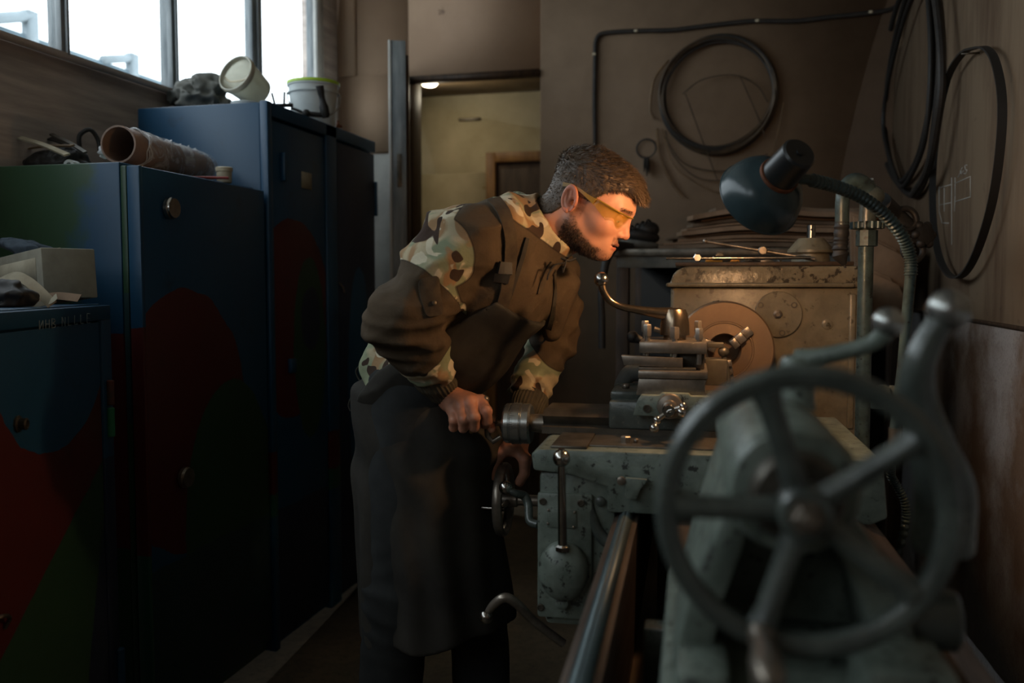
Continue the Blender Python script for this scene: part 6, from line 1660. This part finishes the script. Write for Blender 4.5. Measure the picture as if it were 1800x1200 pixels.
# --- apron skirt and bib
ska, skb = T(736, 705, 2.05), T(770, 1100, 2.04)
def skirt(p):
    q = p * np.array([1, 0.86, 1]); t_ = np.clip((ska[2] - p[:, 2]) / (ska[2] - skb[2]), -0.2, 1.2)
    cx_ = ska[0] + (skb[0] - ska[0]) * t_; cy_ = 2.045 * 0.86
    rx = 0.152 + 0.028 * t_; dx = (q[:, 0] - cx_); dy = q[:, 1] - cy_
    an = np.arctan2(dy, dx); rad = np.hypot(dx, dy)
    fold = 0.010 * np.sin(an * 5 + 2.0 * fbm(p * np.array([2, 2, 1.2]), 2) + 1.5) * (0.25 + 0.75 * np.clip(t_, 0, 1)) + 0.007 * np.sin(an * 11 + 4 * fbm(p * 3 + 4, 2)) * np.clip(t_ + .2, 0, 1)
    belly = 0.03 * np.exp(-((t_ - 0.16) / 0.15) ** 2) * np.maximum(np.cos(an), 0)
    # folds dragging from the front waist
    dg = 0.010 * np.sin((p[:, 2] * 26 + p[:, 0] * 30) + 2 * fbm(p * 5, 2)) * np.exp(-((t_ - 0.22) / 0.16) ** 2)
    d = (rad - (rx + fold * 0.8 + belly + dg * 0.8)) * 0.85
    d = smax(d, (p[:, 2] - (ska[2] + 0.042 - 0.10 * (p[:, 0] - ska[0]))), 0.03)
    hem = skb[2] + 0.010 + 0.10 * (p[:, 0] - skb[0]) + 0.006 * np.sin(p[:, 0] * 40)
    d = smax(d, hem - p[:, 2], 0.006)
    inn = rad - (rx + fold * 0.8 + belly - 0.016)
    return smax(d, -np.maximum(inn, hem - 0.02 - p[:, 2] + 0.0 * t_) if False else -np.maximum(inn, (p[:, 2] - (hem + 0.12))), 0.004)


sdf_part(skirt, (ska[0] - 0.26, 1.78, skb[2] - 0.03), (ska[0] + 0.32, 2.34, ska[2] + 0.09), 0.0066, 'apron_skirt', M['apron'], PR)
axd = nv(Pw - Pn); fwd_ = nv(np.array([-axd[2] * -1 * -1, 0, axd[0]])) if False else nv(np.array([-axd[2], 0, axd[0]]))
topP = T(912, 532, 2.05)
def bib(p):
    j = torso(p, 0.0) + lfold(p, 0.007, 26, nv(np.array([0.6, 0.3, -0.75])), 2) * 0.8 + 0.006 * fbm(p * 11 + 2, 3)
    arms = smin(sleeve(p, NS, NE, NWR, (0.092, 0.070, 0.056), 1.0), sleeve(p, FS, FE, FWR, (0.085, 0.066, 0.052), 5.0), 0.02)
    d = np.maximum(j - 0.016, -(j - 0.001))
    d = smax(d, (topP - p) @ axd, 0.004)
    t_ = (p - topP) @ axd; f_ = (p - Pc) @ fwd_
    d = smax(d, (0.062 - 0.34 * np.clip(t_, 0, 0.3)) - f_, 0.004)
    return d


sdf_part(bib, np.min([Pw, Pc], 0) - 0.22, np.max([Pw, Pc], 0) + 0.22, 0.0052, 'apron_bib', M['apron'], PR)
# --- straps, zip, buckle, pocket on the jacket surface
def on_jacket(pts, off=0.003):
    ps = []; ns = []
    for (x, y) in pts:
        p, n = hit(x, y, jacket)
        if p is None: continue
        ps.append(p + n * off); ns.append(n)
    return ps, ns


def strapline(pts, w, th, nm, mt, off=0.003):
    pp = []
    for (a, b) in zip(pts[:-1], pts[1:]):
        n = max(2, int(math.hypot(b[0] - a[0], b[1] - a[1]) / 8))
        pp += [(a[0] + (b[0] - a[0]) * k / n, a[1] + (b[1] - a[1]) * k / n) for k in range(n)]
    pp.append(pts[-1]); ps, ns = on_jacket(pp, off)
    for _ in range(2):
        ps = [ps[0]] + [(ps[i - 1] + ps[i] * 2 + ps[i + 1]) / 4 for i in range(1, len(ps) - 1)] + [ps[-1]]
        ns = [ns[0]] + [(ns[i - 1] + ns[i] * 2 + ns[i + 1]).normalized() for i in range(1, len(ns) - 1)] + [ns[-1]]
    m = MB(); m.ribbon(ps, ns, w, th); return m.build(nm, M[mt], PR)


strapline([(868, 352), (885, 372), (895, 410), (897, 450), (890, 500), (882, 540)], 0.030, 0.002, 'apron_strap', 'strap', 0.004)
strapline([(925, 418), (918, 450), (905, 490), (893, 525)], 0.010, 0.0018, 'apron_strap', 'apron', 0.003)
strapline([(872, 468), (896, 474)], 0.026, 0.003, 'strap_buckle', 'black', 0.008)
strapline([(868, 484), (892, 490)], 0.020, 0.003, 'strap_buckle', 'black', 0.008)
strapline([(974, 478), (975, 520), (968, 570), (958, 600)], 0.012, 0.0012, 'zip', 'steel_dark', 0.002)
strapline([(972, 462), (960, 480), (950, 500), (948, 515)], 0.020, 0.0015, 'collar_flap', 'strap', 0.002)
# sleeve pocket flap
pp, pn = hit(757, 522, jacket)
m = MB(); X1, Y1, Z1 = frame(pn); u = Vector((-0.2, 0, 1)); u = (u - pn * u.dot(pn)).normalized(); v_ = pn.cross(u)
ang_ = [2 * math.pi * k / 28 for k in range(28)]
poly = [(math.copysign(abs(math.cos(a)) ** 0.45, math.cos(a)) * 0.022, math.copysign(abs(math.sin(a)) ** 0.45, math.sin(a)) * 0.040) for a in ang_]
gp = []
vs = []
for (a_, b_) in poly:
    q = pp + v_ * a_ + u * b_ + pn * 0.03
    for _ in range(14): 
        s_ = jacket(np.array(q).reshape(1, 3))[0]
        q = q - pn * (s_ - 0.004) * 0.8
    gp.append(q)
cen = sum(gp, Vector()) / len(gp) + pn * 0.003
nn_ = len(gp); m.add(gp + [cen] + [q - pn * 0.008 for q in gp], [(i, (i + 1) % nn_, nn_) for i in range(nn_)] + [((i + 1) % nn_, i, nn_ + 1 + i, nn_ + 1 + (i + 1) % nn_) for i in range(nn_)])
m.build('pocket_flap', M['strap'], PR)
m = MB(); q = cen - u * 0.014 + pn * 0.001; m.rev(q, pn, [(0, 0.005), (0.002, 0.005), (0.003, 0.003)], 14); m.build('snap_button', M['steel_dark'], PR)
# drawstring and toggle at the collar
m = MB(); m.tube(crv([T(992, 462, 1.965), T(975, 466, 1.955), T(965, 480, 1.95), T(962, 492, 1.95)], 6), 0.0018, 7); m.tube(crv([T(996, 456, 1.97), T(990, 478, 1.965), T(989, 470, 1.96)], 5), 0.0018, 7); m.tube(crv([T(986, 453, 1.97), T(1000, 458, 1.975), T(1012, 454, 1.985)], 4), 0.003, 8)
m.build('drawstring', M['black'], PR)
# apron back ties
m = MB(); m.tube(crv([T(634, 640, 2.0), T(626, 652, 2.0), T(632, 668, 2.0), T(640, 672, 1.99)], 6), 0.0022, 7); m.tube(crv([T(640, 672, 1.98), T(622, 690, 1.98), T(613, 710, 1.98), T(616, 722, 1.98)], 6), 0.0022, 7); m.build('apron_tie', M['apron'], PR)

# --- hair and beard
ht_ = NT('brown_hair'); hn = ht_.noise(60, 3); M['hair'] = ht_.out(ht_.mix(hn, sr(104, 85, 66), sr(70, 57, 45)), 0.5, spec=0.4)
ht_ = NT('dark_beard_hair'); hn = ht_.noise(60, 3); M['beard'] = ht_.out(ht_.mix(hn, sr(84, 62, 46), sr(54, 40, 32)), 0.6, spec=0.3)


def hairshell(p):
    q = tohead(p); x, y, z = q[:, 0], q[:, 1], q[:, 2]
    hd = ell(q, (0.006, 0, 0.040), (0.093, 0.074, 0.078)); hd = smin(hd, ell(q, (0.050, 0, 0.046), (0.058, 0.060, 0.056)), 0.03)
    nb = (NB - HC) @ HR; hd = smin(hd, rc(q, (-0.022, 0, -0.012), nb, 0.058, 0.066), 0.02)
    up = sstep(0.03, 0.10, z); th = 0.0025 + 0.013 * up + 0.006 * sstep(0.03, -0.03, x) * up + 0.004 * sstep(0.06, 0.1, x) * up
    d = hd - th + 0.004 * fbm(q * np.array([45, 90, 60]), 3) * up + 0.002 * fbm(q * 120, 2)
    hm = hairmask(q); d = smax(d, -hm * 0.8, 0.004)
    d = np.where(np.abs(y) > 0.0735 + 0.004, np.maximum(d, 0.0), d)
    fr = ell(q, (0.104, 0, 0.090), (0.020, 0.040, 0.012), rotm('Y', 28)) + 0.003 * fbm(q * 90, 2)
    return smin(d, fr, 0.006)


hs_ = sdf_part(hairshell, HC - 0.16, HC + 0.18, 0.0026, 'hair', M['hair'], PR)


def strands(name, mat, fn, maskfn, n, ln_fn, dir_fn, seed, wd=0.00055, parent=None):
    rg = np.random.RandomState(seed); v, f = surfnet(fn, HC - 0.16, HC + 0.18, 0.0035)
    q = tohead(v); k = maskfn(q); idx = np.nonzero(k > rg.rand(len(v)))[0]
    idx = idx[rg.randint(0, len(idx), n)]; b = v[idx] + rg.normal(0, 0.0012, (n, 3))
    e = 0.001; d0 = fn(b); g = np.stack([fn(b + np.eye(3)[j] * e) - d0 for j in range(3)], 1); g /= np.linalg.norm(g, axis=1, keepdims=True) + 1e-9
    b = b - g * d0[:, None] - g * 0.0008
    qb = tohead(b); L_ = ln_fn(qb) * rg.uniform(0.7, 1.25, n); D = dir_fn(qb) @ HR.T
    D = D - g * np.minimum((D * g).sum(1), 0)[:, None]
    dr_ = g * 0.55 + D + rg.normal(0, 0.22, (n, 3)); dr_ /= np.linalg.norm(dr_, axis=1, keepdims=True)
    dr2 = g * 0.15 + D + rg.normal(0, 0.2, (n, 3)); dr2 /= np.linalg.norm(dr2, axis=1, keepdims=True)
    sd2 = np.cross(dr_, g + rg.normal(0, 0.4, (n, 3))); sd2 /= np.linalg.norm(sd2, axis=1, keepdims=True) + 1e-9
    m1 = b + dr_ * L_[:, None] * 0.5; tp_ = m1 + dr2 * L_[:, None] * 0.5
    V_ = np.stack([b - sd2 * wd, b + sd2 * wd, m1 + sd2 * wd * 0.8, m1 - sd2 * wd * 0.8, tp_], 1).reshape(-1, 3)
    F1 = []; 
    for i in range(n): o = i * 5; F1 += [(o, o + 1, o + 2, o + 3), (o + 3, o + 2, o + 4)]
    m = MB(); m.v = [Vector(x) for x in V_]; m.f = F1
    o = m.build(name, mat, parent or PR, fix=False); return o


def hd_dir(q):
    x, z = q[:, 0], q[:, 2]; top = sstep(0.03, 0.10, z)[:, None]
    a = np.array([0.9, 0, 0.15]); b_ = np.array([-0.25, 0, -0.9])
    fr_ = sstep(0.075, 0.1, x)[:, None] * top
    d = a * top + b_ * (1 - top); return d * (1 - fr_) + np.array([0.75, 0, -0.5]) * fr_


strands('hair_strands', M['hair'], hairshell, lambda q: np.ones(len(q)), 15000, lambda q: 0.0045 + 0.011 * sstep(0.03, 0.10, q[:, 2]), hd_dir, 3, parent=hs_)
strands('beard', M['beard'], headfn, lambda q: beardmask(q) ** 2.2 * (np.abs(q[:, 1]) < 0.072), 6500, lambda q: 0.0025 + 0.0065 * sstep(-0.02, -0.06, q[:, 2]) * sstep(0.108, 0.07, q[:, 0]), lambda q: np.tile(np.array([0.15, 0, -0.8]), (len(q), 1)), 4, 0.0004)
strands('eyebrow', M['hair'], headfn, lambda q: sstep(0, 0.002, 0.0045 - np.abs(q[:, 2] - 0.047 + 0.1 * np.abs(np.abs(q[:, 1]) - 0.03))) * (q[:, 0] > 0.078) * (np.abs(q[:, 1]) > 0.012) * (np.abs(q[:, 1]) < 0.05), 700, lambda q: 0.006 + 0 * q[:, 0], lambda q: np.stack([-0.5 + 0 * q[:, 0], np.sign(q[:, 1]) * 0.8, 0 * q[:, 0]], 1), 6, 0.0004)

# --- amber safety glasses
def H(x, y, z): return Vector(HC + HR @ np.array([x, y, z]))


t = NT('amber_lens'); t.b.inputs['Alpha'].default_value = 0.32; t.b.inputs['Specular IOR Level'].default_value = 0.8
M['amber'] = t.out(sr(200, 150, 30), 0.08)
M['amber_frame'] = plain('amber_temple_plastic', sr(150, 118, 40), 0.3)
gls = MB(); vs = []; fs = []; nu, nv_ = 36, 10
for a in range(nu + 1):
    u = -1 + 2 * a / nu; ph = u * math.radians(86)
    x = 0.036 + 0.078 * math.cos(ph) ** 0.8 if abs(u) < 1 else 0.036; y = 0.076 * math.sin(ph)
    drop = 0.040 * (0.35 + 0.65 * min(1, max(0, (1 - abs(u)) / 0.55)) ** 0.8)
    nose = 0.018 * math.exp(-(u / 0.10) ** 2)
    for b in range(nv_ + 1):
        v = b / nv_; zt_ = 0.040 - 0.004 * (1 - abs(u)) + 0.0; z = zt_ - (drop - nose) * v
        vs.append(H(x - 0.006 * v, y, z))
for a in range(nu):
    for b in range(nv_): fs.append((a * (nv_ + 1) + b, (a + 1) * (nv_ + 1) + b, (a + 1) * (nv_ + 1) + b + 1, a * (nv_ + 1) + b + 1))
gls.add(vs, fs); go = gls.build('safety_glasses', M['amber'], PR)
so = go.modifiers.new('thickness', 'SOLIDIFY'); so.thickness = 0.0018
for sgn in (-1, 1):
    m = MB(); m.ribbon([H(0.040, 0.0765 * sgn, 0.031), H(0.020, 0.0785 * sgn, 0.033), H(0.0, 0.0785 * sgn, 0.036), H(-0.022, 0.077 * sgn, 0.036), H(-0.042, 0.074 * sgn, 0.028)], [HR @ np.array([0, sgn, 0])] * 5, [0.013, 0.008, 0.006, 0.006, 0.009], 0.0014)
    m.build('temple', M['amber_frame'], go)
m = MB(); m.tube([H(0.036 + 0.078 * math.cos(p_) ** 0.8 + 0.001 if abs(p_) < 1.49 else 0.04, 0.0768 * math.sin(p_), 0.0375) for p_ in np.linspace(-1.48, 1.48, 30)], 0.0018, 6); m.build('brow_bar', M['amber_frame'], go)
